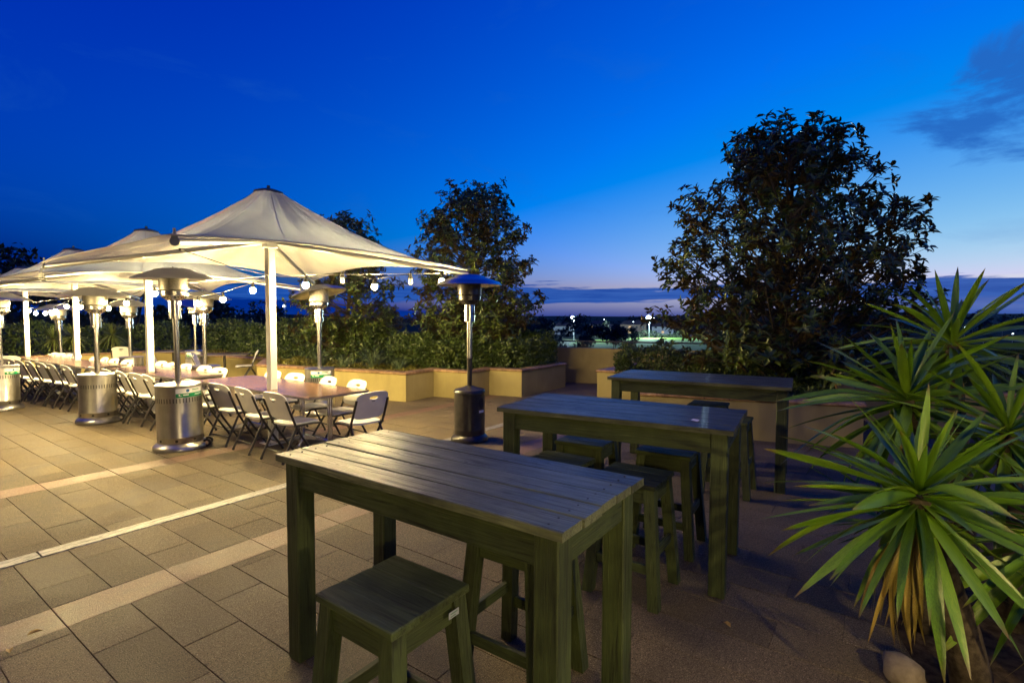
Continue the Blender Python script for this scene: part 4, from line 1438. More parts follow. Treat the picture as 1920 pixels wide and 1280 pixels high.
# thin stays from the near corners to the posts
def stay(a, b, label):
    o = V(*a)
    root = empty('stay_cable', tuple(o))
    mid_ = (V(*a) + V(*b)) / 2 - o - V(0, 0, 0.03)
    mb = MB(); mb.tube([(0, 0, 0), mid_, V(*b) - o], 0.0045, 5); mb.build('cable', 'cable', root, True)
    mb = MB(); mb.cyl((0, 0, 0), unit(V(*b) - o) * 0.09, 0.011, n=8); mb.build('turnbuckle', 'socket', root, True, 40)
    tag(root, label, 'cable', 'stay cables under the umbrellas')
stay((1.98, 4.94, 2.32), (3.80, 6.74, 2.30), 'thin dark stay from the nearest canopy corner to its post')
stay((1.93, 8.90, 2.20), (3.74, 10.70, 2.20), 'thin dark stay from the second canopy corner to its post')

# ================================================================== PATIO HEATERS
def sticker_on(root, r, z, a0, small=False):
    """curved rental sticker round a tank: white upper half, green lower half, round logo and lines of print"""
    def patch(name, za, zb, aa, ab, mat, off, par):
        mb = MB(); n = max(2, int(abs(ab - aa) / 0.08))
        vs = []
        for i in range(n + 1):
            t = aa + (ab - aa) * i / n
            vs += [((r + off) * math.cos(t), (r + off) * math.sin(t), za), ((r + off) * math.cos(t), (r + off) * math.sin(t), zb)]
        mb.add(vs, [(2 * i, 2 * i + 2, 2 * i + 3, 2 * i + 1) for i in range(n)])
        return mb.build(name, mat, par, True)
    W = 0.36 / r / 2
    s_ = patch('sticker', z + 0.052, z + 0.115, a0 - W, a0 + W, 'sticker', 0.0015, root)
    patch('green_panel', z, z + 0.0515, a0 - W, a0 + W, 'sticker_green', 0.0015, s_)
    # logo: blue disc with a green side
    mb = MB(); vs = []
    ac = a0 - W * 0.25; zc = z + 0.084
    for i in range(16):
        t = 2 * math.pi * i / 16
        a = ac + 0.021 * math.cos(t) / r
        vs.append(((r + 0.0025) * math.cos(a), (r + 0.0025) * math.sin(a), zc + 0.021 * math.sin(t)))
    mb.add(vs, [tuple(range(16))]); mb.build('logo', 'sticker_blue', s_)
    patch('print_line', z + 0.088, z + 0.098, a0 + W * 0.05, a0 + W * 0.62, 'sticker_green', 0.0025, s_)
    patch('print_line', z + 0.072, z + 0.077, a0 + W * 0.05, a0 + W * 0.62, 'sticker_ink', 0.0025, s_)
    for dz, b0, b1 in ((0.030, 0.25, 0.9), (0.018, 0.2, 0.88)):
        patch('print_line', z + dz, z + dz + 0.006, a0 + W * b0, a0 + W * b1, 'sticker', 0.0025, s_)
    patch('print_line', z + 0.020, z + 0.042, a0 - W * 0.82, a0 - W * 0.74, 'sticker', 0.0025, s_)
    patch('print_line', z + 0.018, z + 0.024, a0 - W * 0.78, a0 - W * 0.64, 'sticker', 0.0025, s_)
    patch('print_line', z + 0.024, z + 0.038, a0 - W * 0.55, a0 - W * 0.2, 'sticker', 0.0025, s_)

def heater(loc, rz, H, tank_r, tank_top, label, style='steel', sticker=None, tilt=(0, 0), wheels=(2.2,), dome_tilt=0.0, dome_r=0.47):
    root = empty('patio_heater', loc, rz)
    blk = style == 'black'
    tm = 'black' if blk else 'steel'
    pm = 'pole_steel'
    b0 = 0.10
    # base dish
    mb = MB()
    mb.lathe([(tank_r * 1.10, 0.004), (tank_r * 1.20, 0.012), (tank_r * 1.20, 0.05), (tank_r * 1.12, 0.075), (tank_r * 1.0, b0), (tank_r * 0.96, b0 + 0.005)], 40)
    mb.build('base', tm, root, True, 50)
    mb = MB()
    if blk:
        mb.lathe([(tank_r * 0.99, b0), (tank_r, b0 + 0.02), (tank_r, b0 + 0.07), (tank_r * 1.006, b0 + 0.075), (tank_r, b0 + 0.08), (tank_r * 0.97, tank_top - 0.07)], 40, caps=False)
    else:
        mb.lathe([(tank_r * 0.99, b0), (tank_r, b0 + 0.008), (tank_r, b0 + 0.075), (tank_r * 1.008, b0 + 0.08), (tank_r, b0 + 0.085), (tank_r, tank_top - 0.03)], 48, caps=False)
    tank = mb.build('tank_cover', tm, root, True, 50)
    mb = MB()
    if blk:
        mb.lathe([(tank_r * 0.97, tank_top - 0.07), (tank_r * 1.02, tank_top - 0.065), (tank_r * 1.02, tank_top - 0.045), (tank_r * 0.95, tank_top - 0.02), (tank_r * 0.6, tank_top), (0.09, tank_top + 0.012), (0.05, tank_top + 0.03)], 40)
    else:
        mb.lathe([(tank_r * 1.0, tank_top - 0.03), (tank_r * 1.018, tank_top - 0.026), (tank_r * 1.018, tank_top - 0.004), (tank_r * 0.98, tank_top), (0.0, tank_top + 0.004)], 48)
    mb.build('top_plate', tm, root, True, 40)
    if blk:
        mb = MB()
        a = 0.0
        vs = []
        for i in range(18):
            t = 2 * math.pi * i / 18
            aa = 0.05 * math.cos(t) / tank_r
            vs.append(((tank_r * 0.99 + 0.003) * math.cos(aa), (tank_r * 0.99 + 0.003) * math.sin(aa), tank_top - 0.20 + 0.075 * math.sin(t)))
        mb.add(vs, [tuple(range(18))]); mb.build('access_hole', 'rubber', tank)
        mb = MB()
        vs = []
        for i in range(5):
            aa = (-0.05 + 0.10 * i / 4) / tank_r
            for z in (tank_top - 0.33, tank_top - 0.295):
                vs.append(((tank_r + 0.003) * math.cos(aa), (tank_r + 0.003) * math.sin(aa), z))
        mb.add(vs, [(2 * i, 2 * i + 2, 2 * i + 3, 2 * i + 1) for i in range(4)]); mb.build('rating_label', 'sticker', tank)
    else:
        # ventilation slots and vent holes round the foot
        mb = MB()
        for i in range(46):
            t = 2 * math.pi * i / 46
            z0 = tank_top - 0.225
            p = V(math.cos(t), math.sin(t), 0); s_ = V(-math.sin(t), math.cos(t), 0) * 0.005
            q = p * (tank_r + 0.0015)
            mb.add([q - s_ + V(0, 0, z0), q + s_ + V(0, 0, z0), q + s_ + V(0, 0, z0 + 0.06), q - s_ + V(0, 0, z0 + 0.06)], [(0, 1, 2, 3)])
        o = mb.build('vent_slots', 'slot', tank); o['kind'] = 'stuff'
        for i in range(8):
            t = 2 * math.pi * (i + 0.3) / 8
            p = V(math.cos(t), math.sin(t), 0) * (tank_r + 0.001) + V(0, 0, b0 + 0.042)
            mb = MB(); mb.cyl(p, p + V(math.cos(t), math.sin(t), 0) * 0.003, 0.018, n=12); mb.build('vent_hole', 'slot', tank)
    if sticker is not None:
        sticker_on(tank, tank_r, tank_top - 0.155, sticker)
    # pole
    zb = H - 0.62
    mb = MB(); mb.cyl((0, 0, tank_top), (0, 0, zb), 0.036, 0.036, 18)
    pole = mb.build('pole', 'black' if blk else pm, root, True, 40)
    if blk:
        mb = MB(); mb.cyl((0, 0, zb - 0.55), (0, 0, zb + 0.002), 0.0372, 0.0372, 18); mb.build('pole_sleeve', pm, pole, True, 40)
    mb = MB(); mb.lathe([(0.036, zb - 0.04), (0.072, zb - 0.035), (0.072, zb + 0.20), (0.05, zb + 0.21)], 24)
    nk = mb.build('gas_housing', pm, root, True, 40)
    mb = MB(); mb.cyl((0.07, 0.0, zb + 0.08), (0.092, 0.0, zb + 0.08), 0.018, n=10); mb.build('knob', 'rubber', nk, True, 40)
    zh = zb + 0.21
    # burner head
    mb = MB(); mb.lathe([(0.09, zh - 0.005), (0.155, zh + 0.055), (0.158, zh + 0.11), (0.150, zh + 0.115)], 32)
    bo = mb.build('burner_bowl', 'black' if blk else pm, root, True, 40)
    for i in range(20):
        t = 2 * math.pi * i / 20
        p = V(math.cos(t), math.sin(t), 0) * 0.130 + V(0, 0, zh + 0.030)
        mb = MB(); mb.cyl(p, p + V(math.cos(t), math.sin(t), -0.8) * 0.006, 0.009, n=6); mb.build('air_hole', 'slot', bo)
    mb = MB(); mb.lathe([(0.150, zh + 0.115), (0.165, zh + 0.13), (0.168, zh + 0.33), (0.160, zh + 0.34), (0.05, zh + 0.345)], 36)
    mb.build('emitter_screen', 'black' if blk else 'mesh', root, True, 40)
    # dome reflector
    mb = MB()
    dr = dome_r
    prof = [(0.0, 0.085), (0.14, 0.082), (0.20, 0.070), (0.235, 0.045), (0.32, 0.018), (0.42, -0.018), (dr, -0.055), (dr + 0.004, -0.064), (dr - 0.01, -0.060),
            (0.41, -0.026), (0.31, 0.008), (0.22, 0.036), (0.0, 0.060)]
    mb.lathe(prof, 48, caps=False)
    dm = mb.build('dome', 'dome_grey' if not blk else 'dome_grey', root, True, 50)
    dm.location = (0, 0, H - 0.085)
    dm.rotation_euler = (dome_tilt, dome_tilt * 0.4, 0)
    mb = MB(); mb.cyl((0, 0, 0.085), (0, 0, 0.10), 0.012, n=8); mb.build('dome_bolt', 'rubber', dm)
    for i in range(3):
        t = 2 * math.pi * i / 3 + 0.4
        mb = MB(); mb.cyl((0.14 * math.cos(t), 0.14 * math.sin(t), zh + 0.34), (0.14 * math.cos(t), 0.14 * math.sin(t), H - 0.04), 0.006, n=6)
        mb.build('dome_stud', 'rubber', root)
    for t in wheels:
        for s_ in (-1, 1):
            p = V(math.cos(t), math.sin(t), 0) * (tank_r * 1.18); q = V(-math.sin(t), math.cos(t), 0) * s_
            c = p + q * 0.07 + V(0, 0, 0.055)
            mb = MB(); mb.cyl(c - q * 0.016, c + q * 0.016, 0.052, n=18); w_ = mb.build('wheel', 'rubber', root, True, 40)
            mb = MB(); mb.cyl(c - q * 0.019, c + q * 0.019, 0.026, n=12); mb.build('hub', 'alu', w_, True, 40)
        mb = MB(); q = V(-math.sin(t), math.cos(t), 0); c = V(math.cos(t), math.sin(t), 0) * (tank_r * 1.16) + V(0, 0, 0.055)
        mb.cyl(c - q * 0.07, c + q * 0.07, 0.012, n=8); mb.build('axle', 'alu', root, True, 40)
    root.rotation_euler = (tilt[0], tilt[1], rz)
    tag(root, label, 'heater', 'patio heaters')
    return root
def face(x, y, extra=0.0):
    """angle on a thing at x, y that looks back to where the picture was taken, plus extra"""
    return math.atan2(-y, -x) + extra
heater((2.98, 7.55, 0), 0, 2.37, 0.265, 0.86, 'leaning steel heater nearest the front with green and white sticker', sticker=face(2.98, 7.55, 0.55), tilt=(0.012, -0.022), wheels=(face(2.98, 7.55, 1.35),))
heater((2.92, 10.5, 0), 0, 2.21, 0.255, 0.80, 'steel heater without sticker, second from the left edge in front of chairs', wheels=(face(2.92, 10.5, 1.45),), tilt=(0, 0.004))
heater((5.55, 4.70, 0), face(5.55, 4.7, 0.85), 2.335, 0.22, 0.75, 'black heater standing behind the nearest timber bar table', 'black', wheels=(2.6,), dome_r=0.45)
heater((5.52, 8.20, 0), 0, 2.30, 0.25, 0.83, 'steel heater with sticker behind the closest dining chairs', sticker=face(5.52, 8.2, 0.1), dome_tilt=-0.20)
heater((4.64, 10.60, 0), 0, 2.22, 0.25, 0.80, 'steel heater behind the second dining tables, right of a slimmer pole', tilt=(0, 0.0))
heater((6.42, 15.2, 0), 0, 2.20, 0.25, 0.82, 'steel heater with sticker farthest back by the pale wall', sticker=face(6.42, 15.2, -0.3), dome_tilt=0.25)
heater((4.62, 14.3, 0), 0, 2.12, 0.25, 0.80, 'steel heater behind the third dining tables under bright bulb')
heater((4.0, 16.9, 0), 0, 2.05, 0.25, 0.80, 'tilted steel heater far left between two canopy posts', tilt=(0.0, -0.03))
heater((2.25, 13.3, 0), 0, 2.18, 0.255, 0.82, 'steel heater cut off by the left picture edge', sticker=face(2.25, 13.3, 0.9))

# ================================================================== DINING TABLES
def dining_table(loc, rz, w, l, label, group, hole=None, h=0.75, pedestals=(0.0,), black=False):
    """laminate top (long side along local y), aluminium pedestal with four splayed feet"""
    root = empty('dining_table', loc, rz)
    mb = MB()
    z0, z1 = h - 0.030, h
    xs = [-w / 2, w / 2]; ys = [-l / 2, l / 2]
    if hole:
        xs = [-w / 2, hole[0] - 0.07, hole[0] + 0.07, w / 2]; ys = [-l / 2, hole[1] - 0.07, hole[1] + 0.07, l / 2]
    for i in range(len(xs) - 1):
        for j in range(len(ys) - 1):
            if hole and i == 1 and j == 1:
                continue
            x0, x1, y0, y1 = xs[i], xs[i + 1], ys[j], ys[j + 1]
            mb.add([(x0, y0, z1), (x1, y0, z1), (x1, y1, z1), (x0, y1, z1)], [(0, 1, 2, 3)])
            mb.add([(x0, y0, z0), (x1, y0, z0), (x1, y1, z0), (x0, y1, z0)], [(3, 2, 1, 0)])
    X0, X1, Y0, Y1 = -w / 2, w / 2, -l / 2, l / 2
    rect = [(X0, Y0), (X1, Y0), (X1, Y1), (X0, Y1)]
    for k in range(4):
        a, b = rect[k], rect[(k + 1) % 4]
        mb.add([(*a, z0), (*b, z0), (*b, z1), (*a, z1)], [(0, 1, 2, 3)], 1)
    mb.build('table_top', ['laminate', 'edge'], root)
    m = 'frame' if black else 'alu'
    for py in pedestals:
        mb = MB(); mb.cyl((0, py, 0.07), (0, py, h - 0.045), 0.034, 0.034, 18); mb.build('pedestal', m, root, True, 40)
        mb = MB(); mb.bbox(-0.16, 0.16, py - 0.16, py + 0.16, h - 0.047, h - 0.032, 0.003); mb.build('mounting_plate', m, root)
        for k in range(4):
            t = rad(45 + 90 * k)
            d_ = V(math.cos(t), math.sin(t), 0); s_ = V(-math.sin(t), math.cos(t), 0)
            c0 = V(0, py, 0)
            mb = MB(); vs = []
            for f, hw, zt, zb_ in ((0.02, 0.034, 0.115, 0.05), (0.16, 0.030, 0.075, 0.03), (0.34, 0.026, 0.04, 0.012), (0.37, 0.018, 0.03, 0.012)):
                p = c0 + d_ * f
                vs += [p - s_ * hw + V(0, 0, zb_), p + s_ * hw + V(0, 0, zb_), p + s_ * hw * 0.6 + V(0, 0, zt), p - s_ * hw * 0.6 + V(0, 0, zt)]
            fs = []
            for q in range(3):
                a = q * 4
                for e in range(4):
                    fs.append((a + e, a + (e + 1) % 4, a + 4 + (e + 1) % 4, a + 4 + e))
            fs += [(3, 2, 1, 0), (12, 13, 14, 15)]
            mb.add(vs, fs)
            ft = mb.build('foot', m, root, True, 35)
            mb = MB(); p = c0 + d_ * 0.345; mb.cyl((p[0], p[1], 0.0), (p[0], p[1], 0.014), 0.02, n=10); mb.build('glide', 'rubber', ft, True, 40)
    tag(root, label, 'table', group)
    return root
DG = 'laminate dining tables'
dining_table((4.10, 6.43, 0), 0.0, 0.92, 1.56, 'closest laminate dining table, pierced by the nearest canopy post', DG, hole=(-0.27, 0.36), pedestals=(-0.55, 0.08))
dining_table((4.10, 7.95, 0), 0.01, 0.92, 1.46, 'laminate dining table joined to the far end of the closest one', DG, pedestals=(0.0,))
dining_table((3.98, 10.02, 0), 0.03, 0.80, 1.42, 'laminate dining table behind the leaning heater, nearer half of its pair', DG, hole=(-0.19, 0.72 - 0.14), pedestals=(-0.2,), h=0.745)
dining_table((3.94, 11.42, 0), 0.03, 0.80, 1.34, 'laminate dining table behind the leaning heater, farther half of its pair', DG, pedestals=(0.1,), h=0.745)
dining_table((3.62, 13.3, 0), 0.06, 0.70, 1.40, 'laminate dining table nearest the front in the far left group', DG, pedestals=(0.0,))
dining_table((3.55, 14.72, 0), 0.06, 0.70, 1.40, 'laminate dining table in the middle of the far left group', DG, pedestals=(0.25,), hole=(0.2, 0.0))
dining_table((3.47, 16.14, 0), 0.06, 0.70, 1.40, 'laminate dining table at the far end of the far left group', DG, pedestals=(0.0,))
dining_table((6.75, 14.3, 0), 0.9, 0.75, 1.2, 'small dark pedestal table by the pale wall beside an empty chair', 'dark pedestal tables', black=True)
dining_table((6.45, 16.7, 0), 0.9, 0.75, 1.3, 'small dark pedestal table farthest back by the pale wall', 'dark pedestal tables', black=True)

# ================================================================== FOLDING CHAIRS
def make_chair():
    root = empty('folding_chair', (0, 0, 0))
    W = 0.225
    def plate(outline, inner, rings, surf, th, nrm_axis):
        """plate between an outline and an inner loop (or a point), given thickness"""
        n = len(outline)
        vs = []; fs = []
        loops = []
        for k in range(rings + 1):
            t = k / rings
            loops.append([(a[0] * (1 - t) + b[0] * t, a[1] * (1 - t) + b[1] * t) for a, b in zip(outline, inner)])
        for side in (1, -1):
            for lp in loops:
                for (u, v) in lp:
                    p, nn = surf(u, v)
                    vs.append(p + nn * (th / 2 * side))
        K = (rings + 1) * n
        for k in range(rings):
            for i in range(n):
                j = (i + 1) % n
                fs.append((k * n + i, k * n + j, (k + 1) * n + j, (k + 1) * n + i))
                fs.append((K + k * n + i, K + (k + 1) * n + i, K + (k + 1) * n + j, K + k * n + j))
        for i in range(n):
            j = (i + 1) % n
            fs.append((i, K + i, K + j, j))
            a = rings * n
            fs.append((a + i, a + j, K + a + j, K + a + i))
        mb = MB(); mb.add(vs, fs)
        return mb
    n = 32
    # backrest: local u across (y), v up; handle hole near the top
    out = []
    for i in range(n):
        t = 2 * math.pi * i / n
        c_, s_ = math.cos(t), math.sin(t)
        e = 0.42
        u = math.copysign(abs(c_) ** e, c_); v = math.copysign(abs(s_) ** e, s_)
        uu = u * (W + 0.012 * max(0, v)); vv = 0.175 + v * 0.175 + (0.018 * (1 - u * u) if v > 0 else 0)
        out.append((uu, vv))
    inn = [(0.062 * math.cos(2 * math.pi * i / n), 0.285 + 0.021 * math.sin(2 * math.pi * i / n)) for i in range(n)]
    def surf_back(u, v):
        lean = 0.36
        base = V(-0.155, 0, 0.50)
        k = v / 0.35
        p = base + V(-math.sin(lean) * v, u, math.cos(lean) * v) + V(-0.030 * (1 - (u / W) ** 2), 0, 0)
        p = p + V(-0.025 * max(0, k - 0.75) ** 2 * 8 * 0.35, 0, 0)
        return p, unit(V(math.cos(lean), -0.2 * u / W, math.sin(lean)))
    bk = plate(out, inn, 5, surf_back, 0.014, 0).build('backrest', 'chair', root, True, 50)
    mb = MB()
    for dx_ in (0.009, -0.009):
        vs = []
        for (u, v) in ((-0.024, 0.235), (0.024, 0.235), (0.024, 0.243), (-0.024, 0.243)):
            p, nn = surf_back(u, v); vs.append(p + nn * dx_)
        mb.add(vs, [(0, 1, 2, 3)])
    mb.build('slot', 'slot', bk)
    # seat
    out = []
    for i in range(n):
        t = 2 * math.pi * i / n
        c_, s_ = math.cos(t), math.sin(t)
        u = math.copysign(abs(c_) ** 0.38, c_); v = math.copysign(abs(s_) ** 0.45, s_)
        uu = u * (0.205 + 0.012 * (u > 0) - 0.0) - (0.025 * (1 - v * v) if u < 0 else 0)
        out.append((uu + 0.03, v * (W - 0.012)))
    inn = [(0.03 + 0.004 * math.cos(2 * math.pi * i / n), 0.004 * math.sin(2 * math.pi * i / n)) for i in range(n)]
    def surf_seat(u, v):
        k = (u - 0.03) / 0.21
        z = 0.447 - 0.012 * math.exp(-((k + 0.2) ** 2) * 2) * (1 - (v / W) ** 2) * 1.6 - 0.028 * max(0, k - 0.72) ** 2 * 8 - 0.012 * max(0, abs(v) / W - 0.75)
        return V(u, v, z), V(0, 0, 1)
    plate(out, inn, 5, surf_seat, 0.022, 2).build('seat', 'chair', root, True, 50)
    # frame: long tube from the back down to the front foot, short leg to the rear foot
    for s_ in (-1, 1):
        y = s_ * (W + 0.004)
        mb = MB(); mb.tube([(-0.262, y * 0.99, 0.745), (-0.20, y, 0.58), (-0.145, y, 0.445), (-0.06, y * 0.97, 0.30), (0.135, y * 0.93, 0.008)], 0.0150, 8)
        lg = mb.build('long_leg', 'frame', root, True, 50)
        mb = MB(); mb.cyl((0.135, y * 0.93, 0.0), (0.123, y * 0.93, 0.025), 0.0155, n=8); mb.build('foot_cap', 'rubber', lg, True, 40)
        mb = MB(); mb.tube([(-0.10, y * 0.90, 0.425), (-0.17, y * 0.92, 0.30), (-0.315, y * 0.96, 0.008)], 0.0150, 8)
        lg = mb.build('rear_leg', 'frame', root, True, 50)
        mb = MB(); mb.cyl((-0.315, y * 0.96, 0.0), (-0.303, y * 0.96, 0.025), 0.0155, n=8); mb.build('foot_cap', 'rubber', lg, True, 40)
        mb = MB(); mb.tube([(-0.155, y, 0.43), (-0.05, y, 0.432), (0.12, y, 0.43), (0.205, y * 0.98, 0.418)], 0.0135, 8)
        mb.build('side_rail', 'frame', root, True, 50)
    mb = MB(); mb.tube([(0.20, -W * 0.97, 0.415), (0.215, 0, 0.412), (0.20, W * 0.97, 0.415)], 0.011, 8); mb.build('front_rail', 'frame', root, True, 50)
    mb = MB(); mb.cyl((0.07, -W * 0.95, 0.105), (0.07, W * 0.95, 0.105), 0.009, n=8); mb.build('cross_bar', 'frame', root, True, 50)
    mb = MB(); mb.cyl((-0.255, -W * 0.95, 0.125), (-0.255, W * 0.95, 0.125), 0.009, n=8); mb.build('cross_bar', 'frame', root, True, 50)
    return root
chair0 = make_chair()
remember(chair0)
tag(chair0, 'white folding chair', 'chair')
used0 = [False]
def chair(x, y, rz, label, group):
    rz += random.uniform(-0.12, 0.12)
    x += random.uniform(-0.015, 0.015)
    if not used0[0]:
        used0[0] = True
        chair0.location = (x, y, 0); chair0.rotation_euler = (0, 0, rz)
        chair0['label'] = label; chair0['group'] = group
        return chair0
    return copy_tree(chair0, (x, y, 0), rz, label, group)
PI = math.pi
for i, y in enumerate((5.92, 6.62, 7.33, 8.06)):
    chair(3.62, y, 0.0, f'white folding chair on the near side of the closest table, {ORD[i]} from bar tables', 'chairs at the closest dining tables')
for i, y in enumerate((6.08, 6.74, 7.55, 8.22)):
    chair(4.40, y, PI, f'white folding chair on the far side of the closest table, {ORD[i]} from bar tables', 'chairs at the closest dining tables')
chair(4.12, 5.27, PI / 2, 'white folding chair at the end of the closest table with bluish back', 'chairs at the closest dining tables')
for i, y in enumerate((9.22, 9.70, 10.22, 10.83, 11.4)):
    chair(3.46 - 0.03 * (y - 9.2), y, 0.03, f'white folding chair between the two front steel heaters, {ORD[i]} from the leaning heater', 'chairs at the second dining tables')
for i, y in enumerate((9.42, 10.0, 10.72, 11.2, 11.75)):
    chair(4.12 - 0.03 * (y - 9.3), y, PI + 0.03, f'white folding chair behind the second dining tables, {ORD[i]} from bar tables', 'chairs at the second dining tables')
for i, y in enumerate((12.25, 12.92, 13.45, 14.0, 14.52, 15.0, 15.45)):
    chair(3.20 - 0.085 * (y - 12.2), y, 0.06, f'white folding chair left of the second steel heater, {ORD[i]} along the near side row', 'chairs at the far left dining tables')
for i, y in enumerate((12.72, 13.32, 13.85, 14.3, 15.25, 15.7, 16.15, 16.6)):
    chair(3.80 - 0.075 * (y - 12.6), y, PI + 0.06, f'white folding chair behind the far left tables, {ORD[i]} from the front', 'chairs at the far left dining tables')
chair(2.86, 16.3, rad(75), 'white folding chair turned broadside at the far left picture edge', 'chairs at the far left dining tables')
chair(7.02, 13.72, rad(160), 'white folding chair alone by the pale wall, seen from its side', 'chairs by the pale wall')
chair(5.62, 15.2, rad(-35), 'white folding chair right of the second canopy post by the dark table', 'chairs by the pale wall')
chair(6.05, 13.75, rad(-30), 'white folding chair half hidden by the sticker heater at the back', 'chairs by the pale wall')
chair(5.8, 18.55, rad(70), 'white folding chair standing alone far back with its bluish backrest toward us', 'chairs by the pale wall')

# ================================================================== TIMBER BAR TABLES AND STOOLS
def bar_table(loc, rz, w, l, h, label, planks=5, screws=False):
    """long axis along local y"""
    root = empty('bar_table', loc, rz)
    pw = w / planks
    for i in range(planks):
        x0 = -w / 2 + i * pw + 0.0032; x1 = -w / 2 + (i + 1) * pw - 0.0032
        dz = random.uniform(-0.002, 0.002); e0, e1 = random.uniform(-0.004, 0.004), random.uniform(-0.004, 0.004)
        mb = MB()
        n = 10; vs = []
        for k in range(n + 1):
            t = k / n; y = (-l / 2 + e0) * (1 - t) + (l / 2 + e1) * t
            wob = 0.0016 * math.sin(t * 9 + i * 2.3); b = 0.0035
            for (xx, zz) in ((x0 + wob, h - 0.033), (x1 + wob, h - 0.033), (x1 + wob, h - b), (x1 + wob - b, h), (x0 + wob + b, h), (x0 + wob, h - b)):
                vs.append((xx, y, zz + dz + 0.0015 * math.sin(t * 5 + i)))
        fs = []
        for k in range(n):
            for q in range(6):
                fs.append((k * 6 + q, k * 6 + (q + 1) % 6, (k + 1) * 6 + (q + 1) % 6, (k + 1) * 6 + q))
        fs += [tuple(range(6)), tuple(range(n * 6, n * 6 + 6))[::-1]]
        fs = [f[::-1] for f in fs]
        mb.add(vs, fs)
        pk = mb.build('plank', 'plank', root)
        if screws:
            for yy in (-l / 2 + 0.075, l / 2 - 0.075):
                for xx in (x0 + pw * 0.25, x1 - pw * 0.25):
                    mb = MB(); mb.cyl((xx, yy, h + dz - 0.004), (xx, yy, h + dz + 0.0022), 0.0045, n=8); mb.build('screw_head', 'slot', pk)
    lw = 0.098; ov = 0.035
    ax, ay = w / 2 - ov, l / 2 - ov
    for sx_ in (-1, 1):
        for sy_ in (-1, 1):
            mb = MB()
            x0, x1 = sorted((sx_ * ax, sx_ * (ax - lw))); y0, y1 = sorted((sy_ * ay, sy_ * (ay - lw)))
            mb.bbox(x0, x1, y0, y1, 0.001, h - 0.036, 0.005); mb.build('leg', 'wood_z', root)
    za, zb_ = h - 0.036 - 0.125, h - 0.037
    for sx_ in (-1, 1):
        x0, x1 = sorted((sx_ * (ax - 0.010), sx_ * (ax - 0.045)))
        mb = MB(); mb.bbox(x0, x1, -ay + lw + 0.001, ay - lw - 0.001, za, zb_, 0.003); mb.build('apron', 'wood_y', root)
    for sy_ in (-1, 1):
        y0, y1 = sorted((sy_ * (ay - 0.010), sy_ * (ay - 0.045)))
        mb = MB(); mb.bbox(-ax + lw + 0.001, ax - lw - 0.001, y0, y1, za, zb_, 0.003); mb.build('apron', 'wood_x', root)
    tag(root, label, 'bar table', 'weathered timber bar tables')
    return root
bar_table((1.755, 1.632, 0), rad(0.5), 0.715, 1.65, 1.055, 'nearest weathered timber bar table, plank top glinting with warm light', screws=True)
bar_table((3.60, 1.57, 0), rad(6.0), 0.85, 1.66, 1.063, 'middle weathered timber bar table with a white paper scrap on top', 5)
bar_table((6.00, 1.66, 0), rad(6.5), 0.95, 1.86, 1.068, 'farthest weathered timber bar table in front of the magnolia planter', 5)

def make_stool():
    root = empty('bar_stool', (0, 0, 0))
    w, l, h = 0.385, 0.41, 0.74
    n = 3; pw = w / n
    for i in range(n):
        mb = MB(); mb.bbox(-w / 2 + i * pw + 0.0015, -w / 2 + (i + 1) * pw - 0.0015, -l / 2, l / 2, h - 0.03, h + (0.001, -0.001, 0.0)[i], 0.004)
        mb.build('seat_plank', 'wood_y', root)
    def leg_at(sx_, sy_, z):
        k = (h - 0.03 - z) / (h - 0.03)
        return sx_ * (w / 2 - 0.045 + 0.055 * k), sy_ * (l / 2 - 0.045 + 0.055 * k)
    t = 0.032
    for sx_ in (-1, 1):
        for sy_ in (-1, 1):
            a, b = leg_at(sx_, sy_, 0.001), leg_at(sx_, sy_, h - 0.031)
            mb = MB()
            mb.prism4([(a[0] - t, a[1] - t, 0.001), (a[0] + t, a[1] - t, 0.001), (a[0] + t, a[1] + t, 0.001), (a[0] - t, a[1] + t, 0.001)],
                      [(b[0] - t, b[1] - t, h - 0.031), (b[0] + t, b[1] - t, h - 0.031), (b[0] + t, b[1] + t, h - 0.031), (b[0] - t, b[1] + t, h - 0.031)])
            mb.build('leg', 'wood_z', root)
    for sx_ in (-1, 1):
        for z0, z1, nm in ((h - 0.125, h - 0.032, 'apron'), (0.20, 0.255, 'stretcher')):
            p = leg_at(sx_, 1, (z0 + z1) / 2)
            x = p[0] + sx_ * 0.004; ye = abs(p[1]) - t - 0.001
            mb = MB(); mb.bbox(x - 0.013, x + 0.013, -ye, ye, z0, z1, 0.002); mb.build(nm, 'wood_y', root)
    for sy_ in (-1, 1):
        for z0, z1, nm in ((h - 0.125, h - 0.032, 'apron'), (0.29, 0.345, 'stretcher')):
            p = leg_at(1, sy_, (z0 + z1) / 2)
            y = p[1] + sy_ * 0.004; xe = abs(p[0]) - t - 0.001
            mb = MB(); mb.bbox(-xe, xe, y - 0.013, y + 0.013, z0, z1, 0.002); mb.build(nm, 'wood_x', root)
    return root
stool0 = make_stool(); remember(stool0)
SG = 'weathered timber bar stools'
STOOLS = [(1.262, 1.435, 0.0, 'nearest timber stool with a white label, pushed partly under front table'),
          (2.02, 1.38, 0.02, 'timber stool under the front table behind the labelled stool'),
          (3.13, 1.27, 0.03, 'timber stool between the front and middle tables, the one nearer the right'),
          (3.12, 1.83, 0.0, 'timber stool between front and middle tables, seat half hidden by front table top'),
          (3.80, 1.95, 0.08, 'timber stool under the middle table, farther left with bluish seat'),
          (3.90, 1.30, 0.06, 'timber stool under the middle table, farther right with bluish seat'),
          (5.46, 1.22, 0.05, 'timber stool on the near side of the farthest bar table'),
          (6.25, 1.62, 0.08, 'timber stool under the farthest bar table with only its seat top showing')]
